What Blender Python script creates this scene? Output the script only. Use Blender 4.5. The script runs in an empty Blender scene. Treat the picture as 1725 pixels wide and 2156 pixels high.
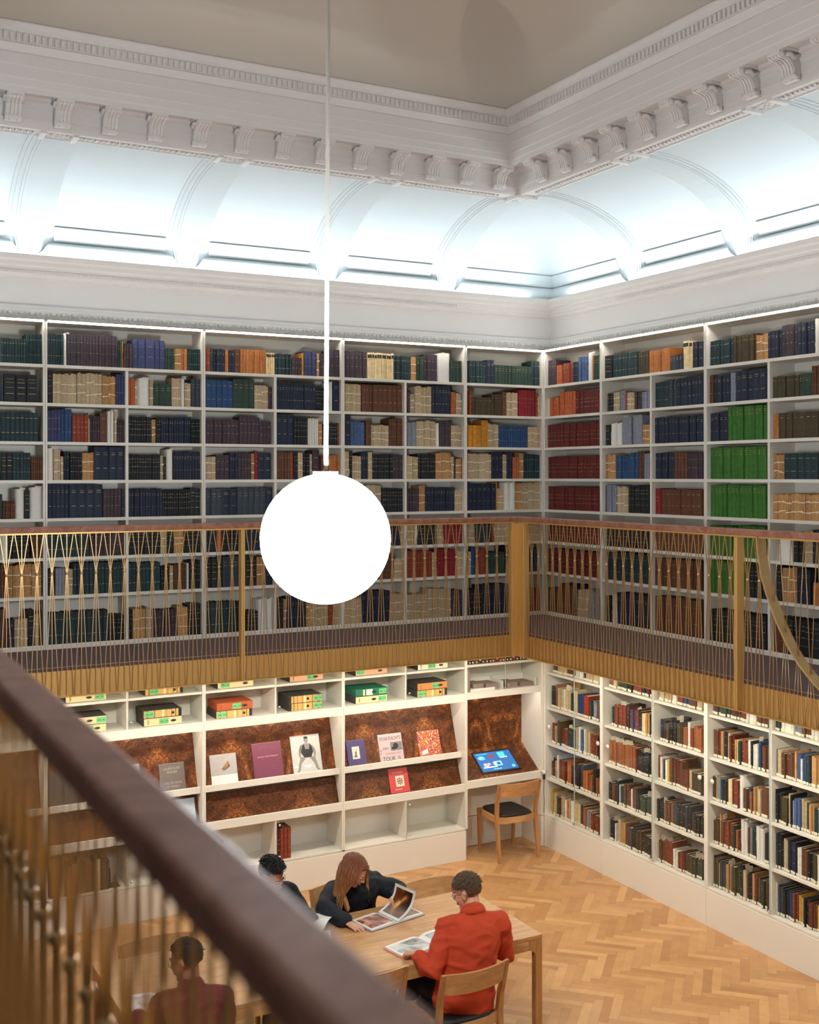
import bpy, math, random
from mathutils import Vector, Matrix, noise
PI = math.pi
C = bpy.context.scene.collection
scene = bpy.context.scene
rnd = random.Random(7)

# ------------------------------------------------------------------ camera, world, exposure
cam_d = bpy.data.cameras.new('camera')
cam_d.sensor_fit = 'VERTICAL'; cam_d.sensor_height = 36.0; cam_d.sensor_width = 28.8
cam_d.lens = 2393.3 / 2156 * 36.0
cam_d.shift_y = -76.4 / 2156
cam_d.clip_start = 0.05; cam_d.clip_end = 60
cam_d.dof.use_dof = True; cam_d.dof.focus_distance = 10.0; cam_d.dof.aperture_fstop = 2.7
cam = bpy.data.objects.new('camera', cam_d); C.objects.link(cam)
cam.matrix_world = (Matrix.Translation((-7.0185, -10.0229, 1.4639)) @ Matrix.Rotation(-0.4935, 4, 'Z')
                    @ Matrix.Rotation(PI / 2, 4, 'X') @ Matrix.Rotation(-0.0015, 4, 'Z'))
scene.camera = cam
w = bpy.data.worlds.new('world'); scene.world = w; w.use_nodes = True
w.node_tree.nodes['Background'].inputs[0].default_value = (0.9, 0.92, 1.0, 1)
w.node_tree.nodes['Background'].inputs[1].default_value = 0.0
vs = scene.view_settings
vs.view_transform = 'Standard'; vs.look = 'None'; vs.gamma = 1.0; vs.exposure = 0.2; vs.use_curve_mapping = False
scene.cycles.use_denoising = True
scene.cycles.max_bounces = 8; scene.cycles.diffuse_bounces = 5; scene.cycles.glossy_bounces = 3
scene.cycles.transparent_max_bounces = 12; scene.cycles.caustics_reflective = False; scene.cycles.caustics_refractive = False
scene.cycles.sample_clamp_indirect = 6.0
K_COVE = 37.0       # hidden light strip behind the cornice
K_SHELF = 42.0       # light strip along the top of the gallery shelves
K_LOW = 41.0        # light strips under the gallery, above the lower shelves
K_DISPLAY = 16.0     # strips under the display ledges
K_GLOBE = 74.0
COOL = (0.80, 0.93, 1.0); WARM = (1.0, 0.95, 0.82); NEUT = (1.0, 0.97, 0.90); GLOBEC = (0.90, 0.955, 1.0)

# ------------------------------------------------------------------ helpers
def lin(r, g, b): return tuple(((c / 255) / 12.92 if c / 255 <= 0.04045 else ((c / 255 + 0.055) / 1.055) ** 2.4) for c in (r, g, b))
class NT:
    def __init__(s, name):
        s.m = bpy.data.materials.new(name); s.m.use_nodes = True
        s.t = s.m.node_tree; s.b = s.t.nodes['Principled BSDF']
    def n(s, typ, **kw):
        nd = s.t.nodes.new(typ)
        for k, v in kw.items():
            if k == 'ins':
                for i, x in v.items(): nd.inputs[i].default_value = x
            else: setattr(nd, k, v)
        return nd
    def l(s, a, b): s.t.links.new(a, b)
def mat(name, col, rough=0.5, metal=0.0, bump=0.0, bscale=60, var=0.0, vscale=8, spec=None, sheen=0):
    N = NT(name); b = N.b
    b.inputs['Base Color'].default_value = (*col, 1); b.inputs['Roughness'].default_value = rough; b.inputs['Metallic'].default_value = metal
    if spec is not None: b.inputs['Specular IOR Level'].default_value = spec
    tc = N.n('ShaderNodeTexCoord')
    nz = N.n('ShaderNodeTexNoise', ins={'Scale': vscale, 'Detail': 4.0}); N.l(tc.outputs['Object'], nz.inputs['Vector'])
    mx = N.n('ShaderNodeMix', data_type='RGBA', ins={6: (*[c * (1 - var) for c in col], 1), 7: (*[min(1, c * (1 + var)) for c in col], 1)})
    N.l(nz.outputs['Fac'], mx.inputs[0]); N.l(mx.outputs[2], b.inputs['Base Color'])
    if bump:
        n2 = N.n('ShaderNodeTexNoise', ins={'Scale': bscale, 'Detail': 3.0}); N.l(tc.outputs['Object'], n2.inputs['Vector'])
        bp = N.n('ShaderNodeBump', ins={'Strength': bump, 'Distance': 0.01}); N.l(n2.outputs['Fac'], bp.inputs['Height']); N.l(bp.outputs[0], b.inputs['Normal'])
    if sheen: b.inputs['Sheen Weight'].default_value = sheen
    return N.m
def emit(name, col, k):
    N = NT(name); b = N.b
    b.inputs['Base Color'].default_value = (*col, 1); b.inputs['Emission Color'].default_value = (*col, 1); b.inputs['Emission Strength'].default_value = k
    return N.m
def wood(name, c1, c2, scale=(1, 12, 12), rough=0.4, dist=1.5, ring=6, bump=0.05, axis=None):
    N = NT(name); b = N.b
    tc = N.n('ShaderNodeTexCoord'); mp = N.n('ShaderNodeMapping', ins={'Scale': scale}); N.l(tc.outputs['Object'], mp.inputs[0])
    nz = N.n('ShaderNodeTexNoise', ins={'Scale': ring, 'Detail': 6.0, 'Distortion': dist}); N.l(mp.outputs[0], nz.inputs['Vector'])
    n2 = N.n('ShaderNodeTexNoise', ins={'Scale': ring * 7, 'Detail': 3.0}); N.l(mp.outputs[0], n2.inputs['Vector'])
    ad = N.n('ShaderNodeMath', operation='MULTIPLY_ADD', ins={1: 0.3, 2: -0.15}); N.l(n2.outputs['Fac'], ad.inputs[0])
    a2 = N.n('ShaderNodeMath', operation='ADD'); N.l(ad.outputs[0], a2.inputs[0]); N.l(nz.outputs['Fac'], a2.inputs[1])
    cr = N.n('ShaderNodeValToRGB'); cr.color_ramp.elements[0].position = 0.3; cr.color_ramp.elements[1].position = 0.72
    cr.color_ramp.elements[0].color = (*c1, 1); cr.color_ramp.elements[1].color = (*c2, 1)
    N.l(a2.outputs[0], cr.inputs[0]); N.l(cr.outputs[0], b.inputs['Base Color']); b.inputs['Roughness'].default_value = rough
    bp = N.n('ShaderNodeBump', ins={'Strength': bump, 'Distance': 0.005}); N.l(a2.outputs[0], bp.inputs['Height']); N.l(bp.outputs[0], b.inputs['Normal'])
    return N.m
def glassmat(name, tint=(0.975, 0.985, 0.982)):
    N = NT(name); t = N.t; t.nodes.remove(N.b)
    tr = N.n('ShaderNodeBsdfTransparent', ins={0: (*tint, 1)}); gl = N.n('ShaderNodeBsdfGlossy', ins={'Roughness': 0.02})
    lw = N.n('ShaderNodeLayerWeight', ins={0: 0.25}); mx = N.n('ShaderNodeMixShader')
    ml = N.n('ShaderNodeMath', operation='MULTIPLY', ins={1: 0.06}); N.l(lw.outputs['Fresnel'], ml.inputs[0])
    N.l(ml.outputs[0], mx.inputs[0]); N.l(tr.outputs[0], mx.inputs[1]); N.l(gl.outputs[0], mx.inputs[2])
    N.l(mx.outputs[0], t.nodes['Material Output'].inputs[0]); return N.m
def colattr(name, rough, bump=0.1, bscale=300, spec=0.3, sheen=0, var=0.22, vscale=25):
    N = NT(name); b = N.b
    at = N.n('ShaderNodeVertexColor', layer_name='col'); tc = N.n('ShaderNodeTexCoord')
    nz = N.n('ShaderNodeTexNoise', ins={'Scale': vscale, 'Detail': 5.0}); N.l(tc.outputs['Object'], nz.inputs['Vector'])
    mr = N.n('ShaderNodeMapRange', ins={1: 0.25, 2: 0.75, 3: 1 - var, 4: 1 + var}); N.l(nz.outputs['Fac'], mr.inputs[0])
    mx = N.n('ShaderNodeVectorMath', operation='SCALE'); N.l(at.outputs['Color'], mx.inputs[0]); N.l(mr.outputs[0], mx.inputs['Scale'])
    N.l(mx.outputs[0], b.inputs['Base Color']); b.inputs['Roughness'].default_value = rough; b.inputs['Specular IOR Level'].default_value = spec
    n2 = N.n('ShaderNodeTexNoise', ins={'Scale': bscale, 'Detail': 2.0}); N.l(tc.outputs['Object'], n2.inputs['Vector'])
    bp = N.n('ShaderNodeBump', ins={'Strength': bump, 'Distance': 0.002}); N.l(n2.outputs['Fac'], bp.inputs['Height']); N.l(bp.outputs[0], b.inputs['Normal'])
    return N.m

class MB:
    """collects shapes and links them as one mesh object"""
    def __init__(s): s.v = []; s.f = []; s.mi = []; s.c = []; s.sm = []
    def face(s, idx, mi=0, col=(1, 1, 1), smooth=False):
        s.f.append(idx); s.mi.append(mi); s.c.append(col); s.sm.append(smooth)
    def add(s, vs_, fs, mi=0, col=(1, 1, 1), smooth=False, M=None):
        o = len(s.v)
        if M is not None: vs_ = [M @ Vector(p) for p in vs_]
        s.v += [tuple(p) for p in vs_]
        for f in fs: s.face([i + o for i in f], mi, col, smooth)
    def box(s, x0, x1, y0, y1, z0, z1, mi=0, col=(1, 1, 1), M=None, bev=0):
        if x0 > x1: x0, x1 = x1, x0
        if y0 > y1: y0, y1 = y1, y0
        if z0 > z1: z0, z1 = z1, z0
        b = min(bev, (x1 - x0) * .45, (y1 - y0) * .45, (z1 - z0) * .45)
        if b <= 0:
            vs_ = [(x0, y0, z0), (x1, y0, z0), (x1, y1, z0), (x0, y1, z0), (x0, y0, z1), (x1, y0, z1), (x1, y1, z1), (x0, y1, z1)]
            s.add(vs_, [(0, 3, 2, 1), (4, 5, 6, 7), (0, 1, 5, 4), (1, 2, 6, 5), (2, 3, 7, 6), (3, 0, 4, 7)], mi, col, False, M); return
        # bevelled box: 24 verts
        X = (x0, x1); Y = (y0, y1); Z = (z0, z1); vs_ = []; ix = {}
        for i in (0, 1):
            for j in (0, 1):
                for k in (0, 1):
                    sx, sy, sz = (1 - 2 * i) * b, (1 - 2 * j) * b, (1 - 2 * k) * b
                    ix[i, j, k] = len(vs_)
                    vs_ += [(X[i], Y[j] + sy, Z[k] + sz), (X[i] + sx, Y[j], Z[k] + sz), (X[i] + sx, Y[j] + sy, Z[k])]
        fs = []
        for i in (0, 1): fs.append([ix[i, a, c] + 0 for a, c in ((0, 0), (0, 1), (1, 1), (1, 0))][::(1 if i == 0 else -1)])
        for j in (0, 1): fs.append([ix[a, j, c] + 1 for a, c in ((0, 0), (1, 0), (1, 1), (0, 1))][::(1 if j == 0 else -1)])
        for k in (0, 1): fs.append([ix[a, c, k] + 2 for a, c in ((0, 0), (0, 1), (1, 1), (1, 0))][::(1 if k == 0 else -1)])
        for i in (0, 1):
            for j in (0, 1): fs.append([ix[i, j, 0] + 0, ix[i, j, 1] + 0, ix[i, j, 1] + 1, ix[i, j, 0] + 1][::(1 if (i + j) % 2 else -1)])
            for k in (0, 1): fs.append([ix[i, 0, k] + 0, ix[i, 0, k] + 2, ix[i, 1, k] + 2, ix[i, 1, k] + 0][::(1 if (i + k) % 2 else -1)])
        for j in (0, 1):
            for k in (0, 1): fs.append([ix[0, j, k] + 1, ix[1, j, k] + 1, ix[1, j, k] + 2, ix[0, j, k] + 2][::(1 if (j + k) % 2 else -1)])
        for key, a in ix.items(): fs.append([a, a + 1, a + 2] if sum(key) % 2 == 0 else [a, a + 2, a + 1])
        s.add(vs_, fs, mi, col, False, M)
    def tube(s, pts, r, n=6, mi=0, col=(1, 1, 1), cap=True, flat=1.0, M=None):
        """tube along points; r a number or a list; flat squashes the second axis"""
        pts = [Vector(p) for p in pts]; R = r if isinstance(r, (list, tuple)) else [r] * len(pts)
        vs_ = []; prev = None
        for i, p in enumerate(pts):
            t = (pts[min(i + 1, len(pts) - 1)] - pts[max(i - 1, 0)])
            t = t.normalized() if t.length > 1e-9 else Vector((0, 0, 1))
            if prev is None:
                u = t.cross(Vector((0, 0, 1)) if abs(t.z) < .9 else Vector((0, 1, 0))).normalized()
            else:
                u = (prev - t * prev.dot(t)); u = u.normalized() if u.length > 1e-9 else prev
            prev = u; v = t.cross(u)
            for k in range(n):
                a = 2 * PI * k / n; vs_.append(p + u * (math.cos(a) * R[i]) + v * (math.sin(a) * R[i] * flat))
        fs = []
        for i in range(len(pts) - 1):
            for k in range(n): fs.append((i * n + k, i * n + (k + 1) % n, (i + 1) * n + (k + 1) % n, (i + 1) * n + k))
        if cap: fs.append(tuple(range(n - 1, -1, -1))); fs.append(tuple((len(pts) - 1) * n + k for k in range(n)))
        s.add(vs_, fs, mi, col, True, M)
    def sphere(s, c, r, nu=16, nv=10, mi=0, col=(1, 1, 1), M=None, fn=None):
        rr = r if isinstance(r, (list, tuple)) else (r, r, r); vs_ = []
        for j in range(nv + 1):
            th = PI * j / nv
            for i in range(nu):
                ph = 2 * PI * i / nu; d = Vector((math.sin(th) * math.cos(ph), math.sin(th) * math.sin(ph), math.cos(th)))
                if fn: d = fn(d)
                vs_.append((c[0] + d[0] * rr[0], c[1] + d[1] * rr[1], c[2] + d[2] * rr[2]))
        fs = [(j * nu + i, (j + 1) * nu + i, (j + 1) * nu + (i + 1) % nu, j * nu + (i + 1) % nu) for j in range(nv) for i in range(nu)]
        s.add(vs_, fs, mi, col, True, M)
    def lathe(s, prof, c=(0, 0, 0), n=24, mi=0, col=(1, 1, 1), M=None, smooth=True):
        vs_ = [(c[0] + r * math.cos(2 * PI * k / n), c[1] + r * math.sin(2 * PI * k / n), c[2] + z) for r, z in prof for k in range(n)]
        fs = [(i * n + k, i * n + (k + 1) % n, (i + 1) * n + (k + 1) % n, (i + 1) * n + k) for i in range(len(prof) - 1) for k in range(n)]
        s.add(vs_, fs, mi, col, smooth, M)
    def prism(s, poly, axis, a, b, mi=0, col=(1, 1, 1), M=None, smooth=False):
        """poly: list of 2D points; axis: 'x','y','z' is the extrusion direction"""
        n = len(poly); vs_ = []
        for t in (a, b):
            for p, q in poly: vs_.append((t, p, q) if axis == 'x' else (p, t, q) if axis == 'y' else (p, q, t))
        fs = [(k, (k + 1) % n, n + (k + 1) % n, n + k) for k in range(n)] + [tuple(range(n - 1, -1, -1)), tuple(range(n, 2 * n))]
        s.add(vs_, fs, mi, col, smooth, M)
    def grid(s, P, mi=0, col=(1, 1, 1), smooth=True, closed=False):
        nr = len(P); nc = len(P[0]); o = len(s.v)
        for row in P: s.v += [tuple(p) for p in row]
        for i in range(nr - 1 + (1 if closed else 0)):
            for j in range(nc - 1):
                a = o + i * nc + j; b = o + ((i + 1) % nr) * nc + j
                s.face([a, b, b + 1, a + 1], mi, col, smooth)
    def mesh(s, name, mats):
        me = bpy.data.meshes.new(name); me.from_pydata(s.v, [], s.f)
        for m in (mats if isinstance(mats, (list, tuple)) else [mats]): me.materials.append(m)
        me.polygons.foreach_set('material_index', s.mi); me.polygons.foreach_set('use_smooth', s.sm)
        if any(c != (1, 1, 1) for c in s.c):
            ca = me.color_attributes.new('col', 'FLOAT_COLOR', 'CORNER'); buf = []
            for f, c in zip(s.f, s.c): buf += [c[0], c[1], c[2], 1.0] * len(f)
            ca.data.foreach_set('color', buf)
        me.update(); return me
    def build(s, name, mats, parent=None, loc=(0, 0, 0), rz=0, fix=True):
        me = s.mesh(name, mats)
        if fix:
            import bmesh
            bm = bmesh.new(); bm.from_mesh(me); bmesh.ops.recalc_face_normals(bm, faces=bm.faces); bm.to_mesh(me); bm.free()
        return link(name, me, parent, loc, rz)
def link(name, me, parent=None, loc=(0, 0, 0), rz=0):
    o = bpy.data.objects.new(name, me); C.objects.link(o); o.location = loc; o.rotation_euler = (0, 0, rz)
    if parent: o.parent = parent
    return o
def tag(o, label=None, cat=None, group=None, kind=None):
    if label: o['label'] = label
    if cat: o['category'] = cat
    if group: o['group'] = group
    if kind: o['kind'] = kind
    return o
def empty(name, loc=(0, 0, 0), rz=0, label=None, cat=None, group=None, kind=None):
    o = bpy.data.objects.new(name, None); C.objects.link(o); o.location = loc; o.rotation_euler = (0, 0, rz); o.empty_display_size = 0.1
    return tag(o, label, cat, group, kind)
def kids(o): return [c for c in bpy.data.objects if c.parent == o]
def copy_tree(o, loc=None, rz=None, parent=None, label=None):
    c = o.copy(); C.objects.link(c)
    if parent: c.parent = parent
    if loc is not None: c.location = loc
    if rz is not None: c.rotation_euler = (0, 0, rz)
    if label: c['label'] = label
    for ch in kids(o):
        d = copy_tree(ch); d.parent = c; d.matrix_parent_inverse = ch.matrix_parent_inverse.copy()
    return c
def textmesh(name, s, size, m, parent, M, align='LEFT', sx=1.0, ext=0.0002):
    cu = bpy.data.curves.new('lettering', 'FONT'); cu.body = s; cu.size = size; cu.align_x = align; cu.extrude = ext; cu.resolution_u = 2
    t = bpy.data.objects.new('lettering', cu); C.objects.link(t)
    bpy.context.view_layer.update()
    me = bpy.data.meshes.new_from_object(t.evaluated_get(bpy.context.evaluated_depsgraph_get()))
    bpy.data.objects.remove(t); bpy.data.curves.remove(cu)
    me.transform(Matrix.Diagonal((sx, 1, 1, 1))); me.transform(M); me.materials.clear(); me.materials.append(m); me.name = name
    return link(name, me, parent)
FACE_Y = Matrix(((1, 0, 0, 0), (0, 0, -1, 0), (0, 1, 0, 0), (0, 0, 0, 1)))   # text plane xy -> xz, facing -y

# ------------------------------------------------------------------ materials
WHITE = mat('white_paint', lin(229, 223, 211), 0.45, var=0.015, vscale=3, bump=0.02, bscale=400)
PLASTER = mat('plaster', lin(220, 216, 213), 0.75, var=0.02, vscale=2, bump=0.04, bscale=90)
CEILM = mat('ceiling_paint', lin(198, 188, 176), 0.85, var=0.015, vscale=1.5, bump=0.03, bscale=60)
VAULT = mat('vault_paint', lin(190, 196, 197), 0.8, var=0.01)
CARPET = mat('carpet', lin(98, 78, 80), 0.95, bump=0.4, bscale=500, var=0.08, vscale=200)
BRASS = mat('brushed_brass', lin(220, 174, 102), 0.40, 0.38, bump=0.02, bscale=200, var=0.06, vscale=3)
ROD = mat('brass_rod', lin(200, 160, 106), 0.35, 0.6, var=0.05, vscale=4)
WALNUT = wood('walnut', lin(128, 80, 62), lin(166, 117, 97), scale=(1.5, 1.5, 1.5), rough=0.55, ring=5)
WALNUT.node_tree.nodes['Principled BSDF'].inputs['Specular IOR Level'].default_value = .2
OAK = wood('oak', lin(178, 127, 78), lin(208, 160, 105), scale=(1.2, 9, 9), rough=0.42, ring=3, dist=.8)
OAKV = wood('oak_upright', lin(160, 108, 60), lin(190, 138, 84), scale=(9, 9, 1.2), rough=0.42, ring=3, dist=.8)
GLASS = glassmat('door_glass')
GEDGE = mat('glass_edge', lin(186, 200, 194), 0.2)
CHROME = mat('chrome', (0.75, 0.75, 0.75), 0.12, 1.0)
BLACK = mat('black_plastic', (0.012, 0.012, 0.014), 0.35)
SEATF = mat('black_leather', (0.010, 0.010, 0.011), 0.5, bump=0.2, bscale=300)
LED_COOL = emit('cove_led', COOL, K_COVE)
LED_SHELF = emit('shelf_led', (1.0, 0.95, 0.88), K_SHELF)
LED_LOW = emit('lower_led', WARM, K_LOW)
LED_DISP = emit('display_led', NEUT, K_DISPLAY)
GLOBE = emit('opal_globe', GLOBEC, K_GLOBE)
CLOTH = colattr('book_cloth', 0.62)
PAPER = colattr('aged_paper', 0.9, bump=0.3, bscale=150, var=0.25, vscale=60)
GILT = mat('gilt_lettering', lin(205, 175, 120), 0.45, 0.4)
TAPE = mat('cotton_tape', lin(232, 222, 200), 0.8)
LABELW = mat('white_label', lin(235, 225, 200), 0.7)
def burl():
    N = NT('burl_veneer'); b = N.b; tc = N.n('ShaderNodeTexCoord')
    sp = N.n('ShaderNodeSeparateXYZ'); N.l(tc.outputs['Object'], sp.inputs[0])
    ab = N.n('ShaderNodeMath', operation='PINGPONG', ins={1: 0.345}); N.l(sp.outputs[0], ab.inputs[0])
    cb = N.n('ShaderNodeCombineXYZ'); N.l(ab.outputs[0], cb.inputs[0]); N.l(sp.outputs[1], cb.inputs[1]); N.l(sp.outputs[2], cb.inputs[2])
    n1 = N.n('ShaderNodeTexNoise', ins={'Scale': 2.3, 'Detail': 8.0, 'Roughness': 0.7, 'Distortion': 1.6}); N.l(cb.outputs[0], n1.inputs['Vector'])
    n2 = N.n('ShaderNodeTexNoise', ins={'Scale': 26.0, 'Detail': 6.0, 'Roughness': 0.7, 'Distortion': 2.5}); N.l(cb.outputs[0], n2.inputs['Vector'])
    a = N.n('ShaderNodeMath', operation='MULTIPLY_ADD', ins={1: 0.75, 2: -0.28}); N.l(n2.outputs['Fac'], a.inputs[0])
    a2 = N.n('ShaderNodeMath', operation='ADD'); N.l(a.outputs[0], a2.inputs[0]); N.l(n1.outputs['Fac'], a2.inputs[1])
    cr = N.n('ShaderNodeValToRGB'); E = cr.color_ramp.elements; E[0].position = 0.40; E[0].color = (*lin(58, 34, 22), 1); E[1].position = 0.76; E[1].color = (*lin(198, 126, 62), 1)
    e = E.new(0.53); e.color = (*lin(88, 52, 32), 1); e = E.new(0.64); e.color = (*lin(118, 70, 40), 1)
    N.l(a2.outputs[0], cr.inputs[0]); N.l(cr.outputs[0], b.inputs['Base Color']); b.inputs['Roughness'].default_value = 0.3; b.inputs['Specular IOR Level'].default_value = 0.12
    return N.m
BURL = burl()

# ------------------------------------------------------------------ the room
X0, Y0 = -7.65, -13.0          # shelf planes: x = X0, x = 0, y = Y0, y = 0
FL = -2.49                      # lower floor
def sweep(name, prof, m, smooth=False, kind='structure', mi=None):
    """profile of (offset behind the shelf plane, height), run round the four walls with mitred corners"""
    b = MB(); P = []
    for cx, cy, sx, sy in ((X0, Y0, -1, -1), (X0, 0, -1, 1), (0, 0, 1, 1), (0, Y0, 1, -1)):
        P.append([(cx + sx * d, cy + sy * d, z) for d, z in prof])
    b.grid(P, smooth=smooth, closed=True)
    o = b.build(name, m, fix=False); o['kind'] = kind; return o
b = MB(); L_, Wd = 0.42, 0.07
A = Matrix.Rotation(-PI / 4, 2)
# herringbone parquet: every block its own face with its own tone
def inside(p): return X0 - .35 < p[0] < .45 and Y0 - .3 < p[1] < .45
r5 = random.Random(5)
fc = [lin(180, 134, 88), lin(188, 142, 95), lin(198, 153, 105), lin(172, 125, 80), lin(184, 138, 91)]
nn = int(22 / L_)
for i in range(-190, 260):
    for j in range(-60, 60):
        # block pair of the herringbone lattice
        ox = i * Wd + j * L_; oy = i * Wd - j * L_
        for hor in (0, 1):
            if hor: q = [(ox, oy), (ox + L_, oy), (ox + L_, oy + Wd), (ox, oy + Wd)]
            else: q = [(ox, oy + Wd), (ox + Wd, oy + Wd), (ox + Wd, oy + Wd + L_), (ox, oy + Wd + L_)]
            q = [A @ Vector((x - 6, y + 2)) + Vector((-3.8, -2)) for x, y in q]
            cx = sum(p.x for p in q) / 4; cy = sum(p.y for p in q) / 4
            if not inside((cx, cy)): continue
            c = fc[r5.randrange(5)]; k = r5.uniform(.93, 1.06)
            g = 0.0012; ctr = Vector((cx, cy))
            q = [p + (ctr - p).normalized() * g for p in q]
            b.add([(p.x, p.y, FL + 0.001) for p in q], [(0, 1, 2, 3)], 0, tuple(x * k for x in c))
b.box(X0 - .4, .5, Y0 - .4, .5, FL - .1, FL, 1)
PARQ = colattr('oak_parquet', 0.36, bump=0.05, bscale=80, spec=0.45, var=0.10, vscale=9)
GAP = mat('parquet_gap', lin(120, 80, 45), 0.8)
tag(b.build('floor', [PARQ, GAP], fix=False), kind='structure')

# upper walls behind the gallery shelves, frieze and cornice with the light trough
b = MB()
for nm, x0, x1, y0, y1 in (('wall_back', X0 - .5, .5, .43, .55), ('wall_right', .43, .55, Y0 - .5, .43), ('wall_left', X0 - .55, X0 - .43, Y0 - .5, .43), ('wall_front', X0 - .5, .5, Y0 - .55, Y0 - .43)):
    b = MB(); b.box(x0, x1, y0, y1, FL, 3.5); tag(b.build(nm, PLASTER), kind='structure')
sweep('trim_1', [(.0, 2.795), (.25, 2.795), (.30, 2.80), (.30, 2.83), (.262, 2.845), (.262, 2.925), (.27, 2.93), (.28, 2.955), (.30, 2.965), (.33, 2.975), (.33, 3.195), (.30, 3.205), (.295, 3.225),
                 (.272, 3.232), (.272, 3.262), (.262, 3.27), (.262, 3.285), (.245, 3.30), (.240, 3.33), (.222, 3.35), (.216, 3.385), (.222, 3.392), (.245, 3.392), (.25, 3.36), (.43, 3.36)], PLASTER)
# vault
vp = [(.43, 3.30), (.43, 3.45)] + [(-.78 + 1.21 * math.cos(t * PI / 36), 3.45 + .70 * math.sin(t * PI / 36)) for t in range(1, 19)]
vp[-1] = (-.78, 4.150)
sweep('ceiling', vp, VAULT, True)
# light strips in the trough
for i, (x0, x1, y0, y1) in enumerate(((X0, 0, .29, .325), (.29, .325, Y0, 0), (X0 - .325, X0 - .29, Y0, 0), (X0, 0, Y0 - .325, Y0 - .29))):
    b = MB(); b.box(x0, x1, y0, y1, 3.362, 3.375)
    tag(b.build('light_strip', LED_COOL), 'cool white light strip lying in the cornice trough, side %s' % ('back', 'right', 'left', 'front')[i], 'light strip')
# arches of the vault, panel borders and roll moulding (left wall runs along x, right wall along y)
def vpt(t, off=0):   # point on the vault, t in degrees, off inwards
    a = math.radians(t); return (-.78 + (1.21 - off) * math.cos(a), 3.45 + (.70 - off * .8) * math.sin(a))
RIBX = [-6.66, -5.22, -3.79, -2.34, -.95]; RIBY = [-.99, -2.50, -4.02, -5.54, -7.06, -8.6]
def put(side, u, d, z): return (u, d, z) if side == 'L' else (d, u, z)
def rib(side, u, bb):
    for half, off in ((.20, .007), (.165, .013), (.125, .020), (.10, .026)):
        rows = []
        for t in range(0, 91, 5):
            taper = .36 + .64 * min(1, t / 22.0)
            hw = half * taper; d0, z0 = vpt(t, -.01); d1, z1 = vpt(t, off)
            if t < 6: z0 -= .06; z1 -= .06
            rows.append([put(side, u - hw, d0, z0), put(side, u - hw, d1, z1), put(side, u + hw, d1, z1), put(side, u + hw, d0, z0)])
        d0, z0 = vpt(90, -.01); rows.append([put(side, u + k, d0 - .002, z0) for k in (-half, -half, half, half)])
        bb.grid(rows, smooth=False)
def borders(side, a, c, bb):
    """c None: the run is mitred into the room corner"""
    cor = c is None; s = 1 if (cor or c > a) else -1
    a += .17 * s; c = (.5 if cor else c) - .17 * s
    def en(e, d): return d if cor else c + e * s
    rows = [[put(side, a - .1 * s, .405, 3.37), put(side, en(.1, .405), .405, 3.37)]]
    for t in range(0, 11):
        th = PI * t / 10; d = .40 - .034 * math.sin(th); z = 3.435 + .055 * (1 - math.cos(th)); e = .1 * (t / 10)
        rows.append([put(side, a - (.1 - e * 1.2) * s, d, z), put(side, en(.1 - e * 1.2, d), d, z)])
    bb.grid(rows)
    P_ = [vpt(9, -.01), vpt(9, .012), vpt(19, .012), vpt(19, -.012)]
    bb.grid([[put(side, a + .04 * s, d, z), put(side, en(-.04, d), d, z)] for d, z in P_], smooth=False)
bb = MB()
for u in RIBX: rib('L', u, bb)
for u in RIBY: rib('R', u, bb)
for a, c in zip(RIBX, RIBX[1:]): borders('L', a, c, bb)
borders('L', RIBX[-1], None, bb)
for a, c in zip(RIBY, RIBY[1:]): borders('R', a, c, bb)
borders('R', RIBY[0], None, bb)
tag(bb.build('trim_2', VAULT), kind='structure')
# entablature above the vault
sweep('trim_3', [(-.70, 4.22), (-.775, 4.22), (-.775, 4.135), (-.80, 4.13), (-.805, 4.142), (-.93, 4.142), (-.935, 4.13), (-.965, 4.133), (-.975, 4.152), (-.98, 4.20), (-.99, 4.205), (-.99, 4.28), (-1.0, 4.285), (-1.005, 4.325), (-1.03, 4.335), (-1.04, 4.355),
                 (-1.20, 4.36), (-1.20, 4.335), (-1.228, 4.335), (-1.232, 4.312), (-1.240, 4.312), (-1.243, 4.35), (-1.252, 4.36), (-1.255, 4.408), (-1.262, 4.416), (-1.262, 4.50), (-1.268, 4.505), (-1.268, 4.59), (-1.262, 4.60), (-1.275, 4.612), (-1.30, 4.65),
                 (-1.292, 4.66), (-1.292, 4.735), (-1.298, 4.74), (-1.315, 4.755), (-1.335, 4.79), (-1.35, 4.795)], PLASTER)
cv = [(-1.34, 4.79)] + [(-1.34 - .85 * (1 - math.cos(math.radians(t))), 4.79 + .62 * math.sin(math.radians(t))) for t in range(6, 91, 6)] + [(-3.2, 5.41)]
sweep('ceiling', cv, CEILM, True)
b = MB(); b.box(X0 + 3.0, -3.0, Y0 + 3.0, -3.0, 5.405, 5.5); tag(b.build('ceiling', CEILM), kind='structure')
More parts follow.
